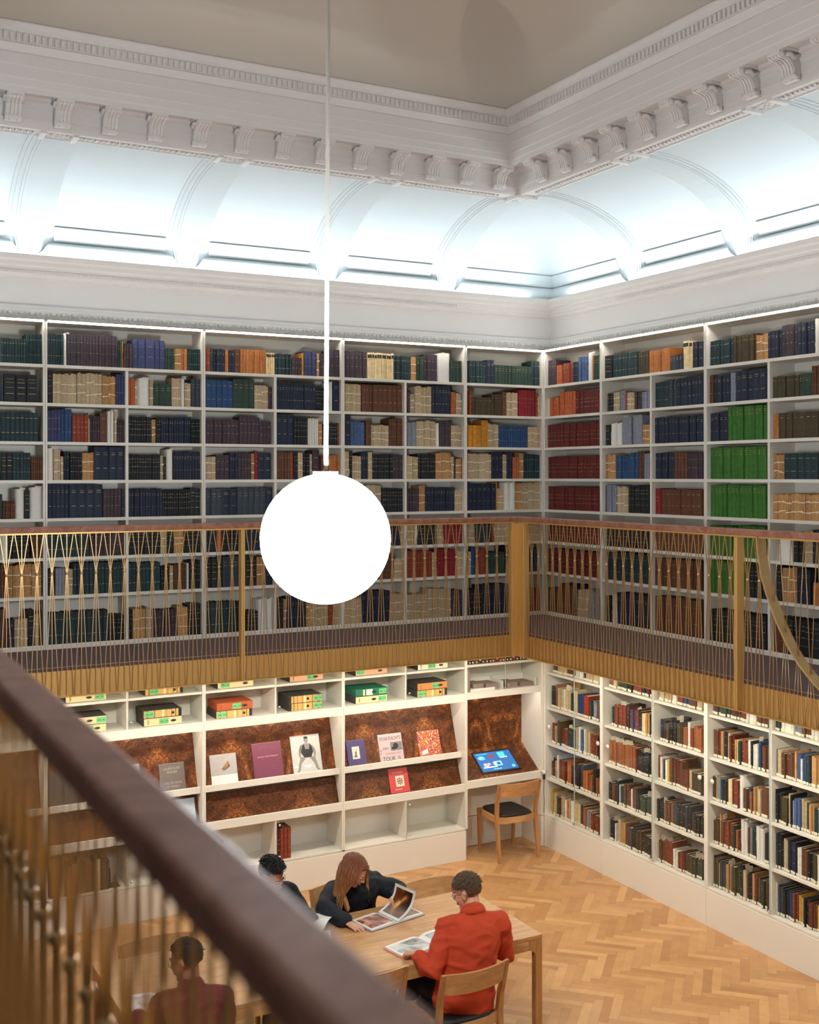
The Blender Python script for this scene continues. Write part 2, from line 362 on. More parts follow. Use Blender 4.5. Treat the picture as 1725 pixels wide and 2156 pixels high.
# dentils and running ornament
b = MB()
def dent(side, u): 
    if side == 'L': b.box(u, u + .026, -1.311, -1.285, 4.668, 4.722)
    else: b.box(-1.311, -1.285, u, u + .026, 4.668, 4.722)
u = X0 + 1.32
while u < -1.34: dent('L', u); u += .0455
u = -8.4
while u < -1.34: dent('R', u); u += .0455
def bead(x, y, z, r): b.sphere((x, y, z), (r, r, r * .7), 6, 4)
u = X0 + .9
while u < -.9:
    if min(abs(u - q) for q in RIBX) > .17:
        bead(u, -.868, 4.137, .021); b.box(u + .018, u + .03, -.90, -.835, 4.128, 4.14)
    b.box(u, u + .018, .262, .275, 3.236, 3.258); b.box(u + .022, u + .04, .262, .275, 3.236, 3.258)
    u += .044
u = -8.0
while u < -.9:
    if min(abs(u - q) for q in RIBY) > .17:
        bead(-.868, u, 4.137, .021); b.box(-.90, -.835, u + .018, u + .03, 4.128, 4.14)
    b.box(.262, .275, u, u + .018, 3.236, 3.258); b.box(.262, .275, u + .022, u + .04, 3.236, 3.258)
    u += .044
# leaf ornament on the band above the shelves
u = X0
while u < .2: b.sphere((u, .262, 2.885), (.03, .008, .022), 6, 4); b.sphere((u + .045, .262, 2.878), (.014, .008, .03), 6, 4); u += .09
u = -8.0
while u < .2: b.sphere((.262, u, 2.885), (.008, .03, .022), 6, 4); b.sphere((.262, u + .045, 2.878), (.008, .014, .03), 6, 4); u += .09
# rosette blocks at the arches
def rosette(side, q):
    for s in (-1, 1):
        a = q + s * .125
        p = (put(side, a - .022, -.96, 4.112), put(side, a + .022, -.78, 4.135)); b.box(p[0][0], p[1][0], p[0][1], p[1][1], 4.112, 4.14)
    for k in range(8):
        an = k * PI / 4; b.sphere(put(side, q + .045 * math.cos(an), -.868 + .038 * math.sin(an), 4.137), (.024, .024, .014), 6, 4)
    b.sphere(put(side, q, -.868, 4.134), .02, 6, 4)
    for s in (-1, 1): b.sphere(put(side, q + s * .08, -.868, 4.138), (.018, .03, .01), 6, 4)
for q in RIBX[:-1]: rosette('L', q)
for q in RIBY[1:]: rosette('R', q)
b.box(-.99, -.76, -.99, -.965, 4.11, 4.14); b.box(-.99, -.965, -.9645, -.76, 4.11, 4.14); b.sphere((-.87, -.87, 4.135), (.05, .05, .016), 8, 5)
tag(b.build('trim_4', PLASTER, fix=False), kind='structure')
# scrolled brackets under the upper cornice, each a thing of its own
bm_ = MB()
sc = [(0, .0), (-.035, .0), (-.05, .012), (-.055, .04), (-.062, .07), (-.085, .10), (-.12, .115), (-.165, .118), (-.19, .13), (-.20, .15), (-.195, .165), (0, .165)]
bm_.prism([(d, z) for d, z in sc], 'x', -.042, .042)
for q in (-.03, -.010, .010, .03): bm_.prism([(d - .007, z - .004) for d, z in sc[2:9]] + [(d, z) for d, z in sc[2:9]][::-1], 'x', q - .006, q + .006)
for r_, hw in ((.012, .055), (.0, .062)): bm_.box(-hw, hw, -.215 + r_, 0, .160 - r_ * .6, .178)
bm_.tube([(-.047, -.165, .14), (.047, -.165, .14)], .024, 12); bm_.tube([(-.045, -.045, .022), (.045, -.045, .022)], .018, 10)
for q in (-.02, .02): bm_.sphere((q, -.052, -.002), .006, 6, 4)
for q in (-1, 1): bm_.tube([(q * .043, -.02, .14), (q * .046, -.07, .12), (q * .046, -.10, .14), (q * .043, -.14, .13)], .014, 6)
brm = bm_.mesh('bracket', PLASTER)
n = 0
def bracket(x, y, rz, lab, g):
    o = link('bracket', brm, None, (x, y, 4.158), rz); o.scale = (1.35, 1, 1.15)
    tag(o, lab, 'bracket', g)
u = -1.216
while u > X0 + 1.2:
    bracket(u, -.995, 0, 'white plaster scroll bracket under the upper cornice of the back wall', 'plaster brackets along the back cornice'); u -= .364
u = -1.437
while u > -8:
    bracket(-.995, u, -PI / 2, 'white plaster scroll bracket under the upper cornice of the right wall', 'plaster brackets along the right cornice'); u -= .371

# gallery floor (three sides) and its soffit
def gal(name, z0, z1, m, e=0):
    b = MB(); b.box(X0 - .43, .43, -1.0 + e, .43, z0, z1); b.box(-1.0 + e, .43, Y0 - .4, -1.0 + e, z0, z1); b.box(X0 - .43, X0 + 1.0 - e, Y0 - .4, -1.0 + e, z0, z1)
    return tag(b.build(name, m), kind='structure')
# the unseen bookcases behind the viewpoint and opposite: dark runs of volumes on white shelves
b = MB(); r9 = random.Random(9)
for zz in [.012] + [.43 + .331 * k for k in range(7)]:
    y = Y0
    while y < -.4:
        ww = r9.uniform(.3, .9); h = r9.uniform(.2, .28); c = lin(*r9.choice([(30, 40, 60), (34, 38, 42), (60, 48, 52), (44, 72, 58), (98, 62, 44), (150, 130, 100)]))
        b.box(X0 - .25, X0 - .03, y, min(y + ww, -.4), zz, zz + h, 0, c); b.box(X0 - .3, X0, y, y + ww + .02, zz - .025, zz, 1)
        xx = X0 + (y - Y0) * (7.65 / 12.6); b.box(xx, xx + ww * .6, Y0 - .25, Y0 - .03, zz, zz + h, 0, c); b.box(xx, xx + ww * .62, Y0 - .3, Y0, zz - .025, zz, 1)
        y += ww + .02
tag(b.build('bookshelves', [colattr('far_cloth', .7), WHITE], fix=False), 'unlit shelves of dark volumes on the walls behind the viewpoint', 'bookshelves', kind='stuff')
gal('floor', -.045, -.02, CARPET, .02); gal('ceiling', -.235, -.046, WHITE, .03)
# ------------------------------------------------------------------ gallery bookcases
RZ = [2.407, 2.078, 1.746, 1.417, 1.089, .752, .4235]
ORD = ['first', 'second', 'third', 'fourth', 'fifth', 'sixth', 'seventh', 'eighth']
def place(side, a): return ((a, 0, 0), 0) if side == 'L' else ((0, -a, 0), -PI / 2)
def bookcase(side, a, wd, sub, lab):
    loc, rz = place(side, a)
    t = empty('bookcase', loc, rz, lab, 'bookcase')
    z0, z1, dp, th = -.02, 2.80, .30, .0135
    for q in (.001, wd - .018): b = MB(); b.box(q, q + .017, 0, dp, z0, z1, bev=.001); b.build('side_panel', WHITE, t)
    b = MB(); b.box(.018, wd - .018, dp - .01, dp, z0, z1); b.build('back_panel', WHITE, t)
    b = MB(); b.box(.018, wd - .018, .0, dp - .011, 2.78, 2.80); b.build('top_panel', WHITE, t)
    for z in RZ:
        b = MB(); b.box(.0185, wd - .0185, .001, dp - .011, z - th, z + th, bev=.001); b.build('shelf', WHITE, t)
    b = MB(); b.box(.0185, wd - .0185, .001, dp - .011, z0, .012, bev=.001); b.box(.0185, wd - .0185, .012, .016, .012, .02); b.build('plinth', WHITE, t)
    if sub:
        zz = [.012] + RZ[::-1]
        for q0, q1 in zip(zz, zz[1:]):
            b = MB(); b.box(sub - .0125, sub + .0125, .002, dp - .011, q0 + (th if q0 > .1 else 0) + .0005, q1 - th - .0005); b.build('divider', WHITE, t)
    b = MB(); b.box(.02, wd - .02, -.014, -.002, 2.787, 2.796); b.build('light_strip', LED_SHELF, t)
    b = MB(); b.box(.002, wd - .002, -.0018, -.0002, 2.785, 2.7995); b.build('strip_cover', WHITE, t)
    b = MB(); b.box(-.006, .018, -.017, -.0022, 2.786, 2.8); b.build('strip_clip', CHROME, t)
    return t
LX = [(-7.65, .99, .49), (-6.66, 1.50, .80), (-5.16, 1.40, .70), (-3.76, 1.40, .70), (-2.36, 1.39, .69), (-.97, .97, None)]
NAMEL = ['outermost on the left, mostly out of sight', 'at the left end of the view', 'second from the left, above the post free stretch', 'behind the hanging globe on its left', 'behind the hanging globe on its right', 'narrow, next to the room corner']
for (a, wd, sub), nm in zip(LX[1:], NAMEL[1:]): bookcase('L', a, wd, sub, 'white gallery bookcase of the back wall, ' + nm)
RX = [(0, .985, None), (.985, 1.475, .75), (2.46, 1.475, .74), (3.935, 1.47, .73)]
NAMER = ['narrow with red bound runs, next to the corner', 'middle one with blue and brown runs', 'with the bright green volumes', 'last one at the right edge']
for (a, wd, sub), nm in zip(RX, NAMER): bookcase('R', a, wd, sub, 'white gallery bookcase of the right wall, ' + nm)

# ------------------------------------------------------------------ lower bookcases of the right wall, with glass doors
LZ = [-.645, -1.02, -1.40, -1.777]
def lower_case(a, wd, sub, lab, doors):
    loc, rz = place('R', a)
    t = empty('glazed_bookcase', loc, rz, lab, 'bookcase')
    dp = .36; z0, z1 = -2.49, -.236; th = .012
    for q in (.001, wd - .022): b = MB(); b.box(q, q + .021, 0, dp, -2.165, z1, bev=.001); b.build('side_panel', WHITE, t)
    b = MB(); b.box(.022, wd - .022, dp - .01, dp, -2.165, z1); b.build('back_panel', WHITE, t)
    for z in LZ:
        b = MB(); b.box(.0225, wd - .0225, .022, dp - .011, z - th, z + th, bev=.001); b.build('shelf', WHITE, t)
    b = MB(); b.box(.001, wd - .001, .004, dp, -2.165, -2.145, bev=.001); b.build('base_board', WHITE, t)
    b = MB(); b.box(.001, wd - .001, 0, dp, z0, -2.169, bev=.002); b.build('plinth', WHITE, t)
    if sub:
        zz = [-2.157] + LZ[::-1] + [z1 + th]
        for q0, q1 in zip(zz, zz[1:]):
            b = MB(); b.box(sub - .0115, sub + .0115, .022, dp - .011, q0 + th + .0005, q1 - th - .0005); b.build('divider', WHITE, t)
    for u0, u1, hx in doors:
        d = empty('glass_door', (0, 0, 0)); d.parent = t
        b = MB(); b.box(u0, u1, .006, .011, -2.140, -.24); b.build('glass_pane', GLASS, d, fix=True)
        s = 1 if hx < (u0 + u1) / 2 else -1
        e = u1 if s > 0 else u0
        b = MB(); b.box(e - .0015, e + .0015, .0055, .0115, -2.14, -.24); b.build('pane_edge', GEDGE, d)
        b = MB(); b.lathe([(0, -.006), (.019, -.006), (.022, -.002), (.022, .004), (0, .004)], n=20, M=Matrix.Translation((hx, .0, -1.208)) @ Matrix.Rotation(PI / 2, 4, 'X')); b.build('lock_disc', WHITE, d)
    b = MB(); x = doors[0][1]
    b.box(x - .02, x + .02, -.008, .006, -2.125, -2.112); b.tube([(x - .012, -.02, -2.108), (x - .012, .0, -2.108)], .006, 8); b.tube([(x + .014, -.02, -2.112), (x + .014, .0, -2.112)], .005, 8); b.build('door_catch', CHROME, t)
    return t
lower_case(0, .985, None, 'white glazed bookcase in the corner, nearest the reading desk', [(.024, .528, .09), (.532, .961, .93)])
lower_case(.985, 1.475, .752, 'white glazed bookcase, middle one of the lower right wall', [(.024, .75, .10), (.754, 1.451, 1.40)])
lower_case(2.46, 1.475, .738, 'white glazed bookcase, right-hand one below the brass gallery edge', [(.024, .736, .08), (.740, 1.451, 1.40)])
lower_case(3.935, 1.47, .73, 'white glazed bookcase cut by the right edge of the view', [(.024, .728, .08), (.732, 1.446, 1.40)])
b = MB(); b.box(-.70, -.64, -6.5, -.64, -.25, -.238)
tag(b.build('light_strip', LED_LOW), 'warm light strip under the gallery above the glazed bookcases', 'light strip')
b = MB(); b.box(-6.6, -.72, -.70, -.64, -.25, -.238)
tag(b.build('light_strip', LED_LOW), 'warm light strip under the gallery above the display cabinets', 'light strip')

# ------------------------------------------------------------------ display cabinets of the back wall
PA, PB = (.30, -.93), (.14, -1.42)       # upper burl panel: depth, height at top and bottom
QA, QB = (.155, -1.49), (.07, -1.72)     # lower burl panel
def display_cabinet(a, wd, sub, lab):
    t = empty('display_cabinet', (a, 0, 0), 0, lab, 'cabinet')
    dp = .38; z1 = -.236
    for x in (.001, wd - .016):
        b = MB(); b.box(x, x + .015, 0, dp, -2.17, z1, bev=.001); b.build('side_panel', WHITE, t)
    b = MB(); b.box(.017, wd - .017, dp - .01, dp, -2.17, z1); b.build('back_panel', WHITE, t)
    b = MB(); b.box(.0165, wd - .0165, .004, dp - .011, -.525, -.503, bev=.001); b.build('shelf', WHITE, t)
    for q0, q1 in ((-.7785, -.5255), (-.5025, z1), (-2.164, -1.79)): b = MB(); b.box(sub - .009, sub + .009, .004, dp - .011, q0, q1); b.build('divider', WHITE, t)
    b = MB(); b.box(.0165, wd - .0165, .0, dp - .011, -.797, -.779, bev=.001); b.box(.0165, wd - .0165, .0, .02, -.862, -.799, bev=.001); b.build('ledge', WHITE, t)
    b = MB(); b.box(.05, wd - .05, .03, .045, -.812, -.80); b.build('light_strip', LED_DISP, t)
    for (y0, z0), (y1, z1_), topy in ((PA, PB, -.80), (QA, QB, None)):
        b = MB(); e = .012
        poly = [(y0, z0), (y1, z1_), (y1 + e, z1_ - .004), (y0 + e, z0)]
        if topy is not None:
            arc = [(y0 + .055 * (1 - math.cos(math.radians(q))), z0 + .13 * math.sin(math.radians(q)) ) for q in range(15, 91, 15)]
            poly = [(y0 + .055, z0 + .13)] + arc[::-1][1:] + [(y0, z0), (y1, z1_), (y1 + .012, z1_ - .004), (y0 + .014, z0), (y0 + .067, z0 + .13)]
        b.prism(poly, 'x', .0165, wd - .0165); b.build('burl_panel', BURL, t)
    for y, z0, z1_, yb in ((.062, -1.445, -1.385, .15), (.0, -1.785, -1.705, .09)):
        b = MB(); b.box(.0165, wd - .0165, y, y + .016, z0, z1_, bev=.002); b.box(.0165, wd - .0165, y + .0165, yb, z0 + .0, z0 + .014); b.build('lip', WHITE, t)
    b = MB(); b.box(.0165, wd - .0165, .0165, dp - .011, -1.79, -1.7865 + .0, bev=0); b.build('cubby_top', WHITE, t)
    b = MB(); b.box(.0165, wd - .0165, .002, dp - .011, -2.182, -2.165, bev=.001); b.build('bottom_board', WHITE, t)
    b = MB(); b.box(.001, wd - .001, 0, dp, -2.49, -2.187, bev=.002); b.build('plinth', WHITE, t)
    for z0, z1_, kz in ((-.776, -.24, (-.71,)), (-2.163, -1.79, (-1.825, -2.12))):
        d = empty('glass_door'); d.parent = t
        b = MB(); b.box(sub + .002, wd - .018, -.006, -.001, z0, z1_); b.build('glass_pane', GLASS, d)
        b = MB(); b.box(sub + .0005, sub + .0025, -.0065, -.0005, z0, z1_); b.build('pane_edge', GEDGE, d)
        for q in kz:
            b = MB(); b.tube([(sub + .028, -.006, q), (sub + .028, -.014, q)], .005, 8); b.sphere((sub + .028, -.022, q), .012, 12, 8); b.build('knob', CHROME, d)
    return t
display_cabinet(-2.36, 1.39, .69, 'white display cabinet with burl panels nearest the reading desk, red leaflet on it')
display_cabinet(-3.76, 1.40, .70, 'white display cabinet with burl panels holding three shrink-wrapped photo books')
display_cabinet(-5.16, 1.40, .70, 'white display cabinet partly behind the blurred handrail')
display_cabinet(-6.66, 1.50, .75, 'white display cabinet seen only between the near balusters at far left')

# reading desk in the corner
t = empty('reading_desk', (-.97, 0, 0), 0, 'white built-in reading desk with burl back and a touchscreen, in the room corner', 'desk')
W_ = .95
for q in ((.001, .016, 0, .37, -2.17, -.236), (.93, .968, .0, .37, -2.165, -.236), (.931, .968, .001, .37, -2.49, -2.17)): b = MB(); b.box(*q); b.build('side_panel', WHITE, t)
for q0, q1 in ((-2.172, -1.5), (-.85, -.236)): b = MB(); b.box(.017, .929, .372, .384, q0, q1); b.build('back_panel', WHITE, t)
b = MB(); b.box(.017, .929, .36, .384, -2.42, -2.178); b.build('lower_back_panel', WHITE, t)
b = MB(); b.box(.017, .929, .355, .384, -2.489, -2.422, bev=.004); b.build('skirting', WHITE, t)
b = MB(); b.box(.017, .929, .004, .371, -.515, -.49, bev=.001); b.build('shelf', WHITE, t)
b = MB(); b.box(.017, .929, .0, .371, -.797, -.776, bev=.001); b.box(.017, .929, 0, .02, -.845, -.799, bev=.001); b.build('ledge', WHITE, t)
b = MB(); b.box(.06, .90, .03, .045, -.812, -.80); b.build('light_strip', LED_DISP, t)
arc = [(.371 - .05 * math.sin(math.radians(q)), -1.455 - .05 * (1 - math.cos(math.radians(q)))) for q in range(0, 61, 15)]
dsk = [(.371, -.80)] + arc + [(.035, -1.692), (.035, -1.706), (.383, -1.50), (.383, -.80)]
b = MB(); b.prism(dsk, 'x', .0165, .9295); b.build('burl_panel', BURL, t)
b = MB(); b.box(.0165, .9295, 0, .034, -1.765, -1.688, bev=.002); b.box(.0165, .9295, .034, .371, -1.775, -1.757); b.build('lip', WHITE, t)
d = empty('glass_door'); d.parent = t
for q0, q1 in ((.018, .476), (.480, .928)): b = MB(); b.box(q0, q1, -.006, -.001, -.775, -.24); b.build('glass_pane', GLASS, d)
b = MB(); b.box(.4765, .4795, -.0065, -.0005, -.775, -.24); b.build('pane_edge', GEDGE, d)
for q in (.055, .505):
    b = MB(); b.tube([(q, -.006, -.73), (q, -.014, -.73)], .005, 8); b.sphere((q, -.022, -.73), .011, 12, 8); b.build('knob', CHROME, d)

# touchscreen on the sloping desk
sd = Vector((0, .32 - .078, -1.50 + 1.666)); sl = sd.length; ang = math.atan2(sd.z, sd.y)
SM = Matrix.Translation((-.725, .079, -1.6655)) @ Matrix.Rotation(ang, 4, 'X')
t = empty('touchscreen', (0, 0, 0), 0, 'blue lit touchscreen lying on the sloping burl desk', 'screen')
b = MB(); b.box(0, .484, 0, sl, .0005, .016, M=SM, bev=.003); b.build('bezel', BLACK, t)
def screenmat(n, c, k): return emit(n, lin(*c), k)
b = MB()
cols = [(38, 92, 150), (70, 180, 235), (120, 60, 80), (200, 235, 250), (225, 150, 160), (30, 60, 110), (130, 200, 235)]
b.box(.02, .464, .02, sl - .02, .016, .0166, 0, M=SM)
def rect(x, y, w_, h_, mi, z=.0168): b.box(x, x + w_, y, y + h_, .0166, z, mi, M=SM)
rect(.04, sl - .045, .14, .010, 1); rect(.30, sl - .10, .085, .065, 1); rect(.31, sl - .115, .09, .013, 3)
for k in range(7): rect(.17 + .012 * (k % 4), sl - .10 + .01 * (k % 3), .05, .022, 2, .0169 + .0001 * k)
b.sphere((.085, sl - .09, .0168), (.042, .026, .0003), 16, 6, 6, M=SM); b.sphere((.10, sl - .10, .0169), (.03, .016, .0003), 16, 6, 1, M=SM)
b.sphere((.10, .10, .0168), (.034, .020, .0003), 14, 6, 4, M=SM); b.sphere((.135, .115, .0169), (.024, .016, .0003), 14, 6, 4, M=SM); rect(.075, .098, .03, .03, 3)
rect(.20, .08, .095, .062, 6); rect(.235, .095, .04, .03, 5, .017); rect(.19, .10, .03, .03, 4)
rect(.05, .066, .17, .014, 3); rect(.16, .038, .10, .008, 6); b.sphere((.415, .055, .0168), (.021, .018, .0003), 18, 6, 6, M=SM); b.sphere((.415, .055, .0170), (.014, .012, .0003), 14, 6, 1, M=SM)
b.build('display', [screenmat('screen_%d' % i, c, .9) for i, c in enumerate(cols)], t)

# grab handle and hanging flex beside the desk
t = empty('cable', (-.02, -.03, -1.73), 0, 'thin dark cable hanging from a bracket at the desk corner', 'cable')
b = MB(); b.sphere((0, .0, .03), (.022, .022, .022), 12, 8); b.tube([(-.03, 0, .045), (.03, 0, .045)], .013, 10); b.build('holder', WHITE, t)
b = MB(); b.box(-.012, .012, -.012, .012, -.045, .012, bev=.004); b.build('plug', BLACK, t)
b = MB(); b.tube([(0, 0, -.04), (-.004, .0, -.15), (.002, 0, -.28), (-.003, .0, -.40)], .0035, 6); b.build('cord', BLACK, t)
t = empty('wall_socket', (-.036, .16, -1.96), 0, 'small round white socket on the side of the desk recess', 'socket')
b = MB(); b.lathe([(0, -.004), (.028, -.004), (.030, .004), (0, .004)], n=20, M=Matrix.Translation((-.006, 0, 0)) @ Matrix.Rotation(PI / 2, 4, 'Y')); b.build('plate', WHITE, t)
b = MB(); b.sphere((-.011, 0, 0), (.003, .010, .012), 10, 6); b.build('hole', BLACK, t)

# ------------------------------------------------------------------ balustrades
PITCH = .1117
def bar(b, pts, w_=.0054, dp=.0062):
    """flat bar following points in a vertical plane x-z; dp is its depth across the balustrade"""
    rows = []; pts = [Vector(p) for p in pts]
    for i, p in enumerate(pts):
        t = (pts[min(i + 1, len(pts) - 1)] - pts[max(i - 1, 0)]); t.y = 0; t.normalize(); n_ = Vector((-t.z, 0, t.x)) * (w_ / 2)
        rows.append([p + n_ + Vector((0, -dp / 2, 0)), p + n_ + Vector((0, dp / 2, 0)), p - n_ + Vector((0, dp / 2, 0)), p - n_ + Vector((0, -dp / 2, 0)), p + n_ + Vector((0, -dp / 2, 0))])
    b.grid(rows, smooth=False)
def baluster_mesh():
    b = MB(); h = PITCH * .46
    for s, dy in ((-1, -.0035), (1, .0035)):
        bar(b, [(s * h, dy, 1.03), (s * .006, dy, .735), (s * .003, dy, .712), (s * .006, dy, .69), (s * h, dy, -.235)])
    bar(b, [(0, 0, 1.03), (0, 0, -.235)])
    return b.mesh('baluster', ROD)
def knot_mesh():
    b = MB(); b.lathe([(0, -.011), (.010, -.011), (.0125, -.006), (.0125, .006), (.010, .011), (0, .011)], (0, 0, .712), 10); return b.mesh('knot', ROD)
BAL = baluster_mesh(); KNOT = knot_mesh()
def balusters(t, axis, fixed, u0, u1, skip=()):
    n = int(round((u1 - u0) / PITCH)); pp = (u1 - u0) / n
    for i in range(n):
        u = u0 + (i + .5) * pp
        if any(s0 < u < s1 for s0, s1 in skip): continue
        o = link('baluster', BAL, t, (u, fixed, 0) if axis == 'x' else (fixed, u, 0), 0 if axis == 'x' else PI / 2)
        k = link('knot', KNOT, o, (0, 0, 0), 0)
def handrail_prof(b, axis, fixed, u0, u1):
    # rounded wooden rail with a brass bar under it
    prof = []
    for cx, cz, a0 in ((.027, 1.065, 0), (-.027, 1.065, 90)):
        for q in (0, 30, 60, 90): prof.append((cx + .011 * math.cos(math.radians(a0 + q)), cz + .011 * math.sin(math.radians(a0 + q))))
    prof += [(-.038, 1.034), (-.034, 1.030), (.034, 1.030), (.038, 1.034)]
    P = [(fixed + p, q) for p, q in prof]
    if axis == 'y': b.prism([(p, q) for p, q in P], 'y', u0, u1, smooth=False)
    else: b.prism([(p, q) for p, q in P], 'x', u0, u1, smooth=False)
def post(t, axis, fixed, u, w_=.03, dp=.07, nm='post'):
    b = MB()
    for s in (-1, 1):
        a0 = u + s * (w_ / 4 + .001) - w_ / 4; a1 = a0 + w_ / 2
        if axis == 'x': b.box(a0, a1, fixed - dp / 2, fixed + dp / 2, -.24, 1.0165, bev=.0015)
        else: b.box(fixed - dp / 2, fixed + dp / 2, a0, a1, -.24, 1.0165, bev=.0015)
    b.build(nm, BRASS, t)
def balustrade(axis, fixed, segs, lab, sign, skip=(), extra=None):
    """segs: post positions; sign: side of the void along the fixed axis"""
    t = empty('balustrade', (0, 0, 0), 0, lab, 'balustrade')
    u0, u1 = segs[0], segs[-1]
    b = MB(); handrail_prof(b, axis, fixed, u0 - (.037 if axis == 'x' and False else 0), u1); b.build('handrail', WALNUT, t)
    b = MB()
    if axis == 'x': b.box(u0, u1, fixed - .022, fixed + .022, 1.017, 1.0295)
    else: b.box(fixed - .022, fixed + .022, u0, u1, 1.017, 1.0295)
    b.build('rail_bar', BRASS, t)
    b = MB()
    f0, f1 = sorted((fixed - sign * .028, fixed - sign * .024))
    l0, l1 = sorted((fixed - sign * .024, fixed + sign * .016))
    if axis == 'x': b.box(u0, u1, f0, f1, -.245, -.017); b.box(u0, u1, l0, l1, -.249, -.241)
    else: b.box(f0, f1, u0, u1, -.245, -.017); b.box(l0, l1, u0, u1, -.249, -.241)
    b.build('fascia', BRASS, t)
    for q in segs[1:-1]: post(t, axis, fixed, q)
    for q0, q1 in zip(segs, segs[1:]):
        balusters(t, axis, fixed, q0 + .03, q1 - .03, skip)
    return t
tb = balustrade('x', -1.0, [-6.613, -3.757, -1.037], 'brass balustrade with walnut handrail in front of the back gallery', -1)
tr = balustrade('y', -1.0, [-6.78, -3.885, -1.037], 'brass balustrade with walnut handrail on the right gallery, broken by a curved band', -1, skip=((-6.0, -4.15),))
tn = balustrade('y', -6.65, [-11.6, -8.97 - .7, -6.8, -3.9, -1.0], 'blurred near balustrade crossing the lower left of the view', 1)
# mitred corner: rail pieces and the wide corner post
b = MB(); b.box(-1.037, -.963, -1.037, -.963, 1.030, 1.0765, bev=.008); b.build('handrail_corner', WALNUT, tb)
b = MB(); b.box(-6.687, -6.613, -1.037, -.963, 1.030, 1.0765, bev=.008); b.build('handrail_corner', WALNUT, tn)
b = MB(); b.box(-1.085, -1.012, -1.03, -.965, -.245, 1.0165, bev=.002); b.box(-1.01, -.965, -1.01, -.965, -.245, 1.02, bev=.002); b.box(-1.014, -1.004, -1.035, -1.0, -.245, 1.02); b.build('corner_post', BRASS, tb)
b = MB(); b.box(-1.03, -.965, -1.145, -1.012, -.245, 1.0165, bev=.002); b.build('corner_post', BRASS, tr)
# curved band cutting through the right balustrade, rods ending on it
cur = [(-4.09, 1.03), (-4.105, .90), (-4.135, .76), (-4.18, .64), (-4.225, .545), (-4.28, .44), (-4.34, .345), (-4.40, .262), (-4.47, .182), (-4.55, .112), (-4.66, .03), (-4.80, -.06), (-4.97, -.15), (-5.15, -.22)]
def bandz(y):
    for (a, p), (c, q) in zip(cur, cur[1:]):
        if c <= y <= a: return p + (q - p) * (y - a) / (c - a)
    return -.235 if y < cur[-1][0] else 1.03
b = MB(); rows = []
for i, (y, z) in enumerate(cur):
    a = Vector(cur[max(i - 1, 0)]); c = Vector(cur[min(i + 1, len(cur) - 1)]); d = (c - a).normalized(); n_ = Vector((-d.y, d.x)) * .007
    rows.append([(-1.038, y + n_.x, z + n_.y), (-.952, y + n_.x, z + n_.y), (-.952, y - n_.x, z - n_.y), (-1.038, y - n_.x, z - n_.y), (-1.038, y + n_.x, z + n_.y)])
b.grid(rows, smooth=False); b.build('curved_band', mat('pale_brass', lin(205, 172, 120), .42, .55, var=.05), tr)
y = -4.215
while y > -6.0:
    zb = bandz(y); h = PITCH * .46
    b = MB()
    for s in (-1, 1):
        yl = y + s * h; zl = bandz(y + s * h * .2)
        if zb > -.1: b.tube([(-1.0, y + s * h * 1.05, 1.04), (-1.0, y + s * .004, zb + .01)], .0031, 6)
        else: b.tube([(-1.0, y + s * h, 1.04), (-1.0, y + s * .004, .3), (-1, y + s * h, -.235)], .0031, 6)
        if zb > -.1: b.tube([(-1.0, y + s * .01, zb - .01), (-1.0, y + s * h, -.235)], .0031, 6)
    b.tube([(-1.0, y, min(1.04, 1.04)), (-1.0, y, max(zb, -.2) + .004)] if zb < 0 else [(-1.0, y, zb - .008), (-1.0, y, -.235)], .0031, 6)
    b.build('cut_baluster', ROD, tr); y -= PITCH

# ------------------------------------------------------------------ pendant globe
GC = Vector((-4.862, -5.19, 1.172)); GR = .3005
def pendant(c, lab, tilt=.0):
    t = empty('pendant_lamp', c, 0, lab, 'pendant lamp')
    b = MB(); b.sphere((0, 0, 0), GR, 48, 32); b.build('globe', GLOBE, t)
    b = MB(); b.lathe([(0, GR + .010), (.058, GR + .010), (.058, GR - .006), (0, GR - .006)], n=32, smooth=False); b.build('cap', WHITE, t)
    b = MB(); b.tube([(0, 0, GR + .018), (0, .0, 5.40 - c[2])], .0092, 12); b.build('rod', WHITE, t, (0, 0, 0)).rotation_euler = (0, tilt, 0)
    b = MB(); b.tube([(-.012, 0, GR + .008), (-.01, 0, GR + .02), (0, 0, GR + .03)], .002, 6); b.tube([(.009, 0, GR + .03), (.016, 0, GR + .045), (.014, 0, GR + .06), (.009, 0, GR + .075)], .0018, 6); b.build('flex', GILT, t)
    b = MB(); b.lathe([(0, 0), (.05, 0), (.05, -.02), (0, -.02)], (0, 0, 5.40 - c[2]), 24); b.build('ceiling_rose', WHITE, t)
    return t
pendant(tuple(GC), 'glowing white globe lamp hanging on a long rod in the middle of the hall', .0075)
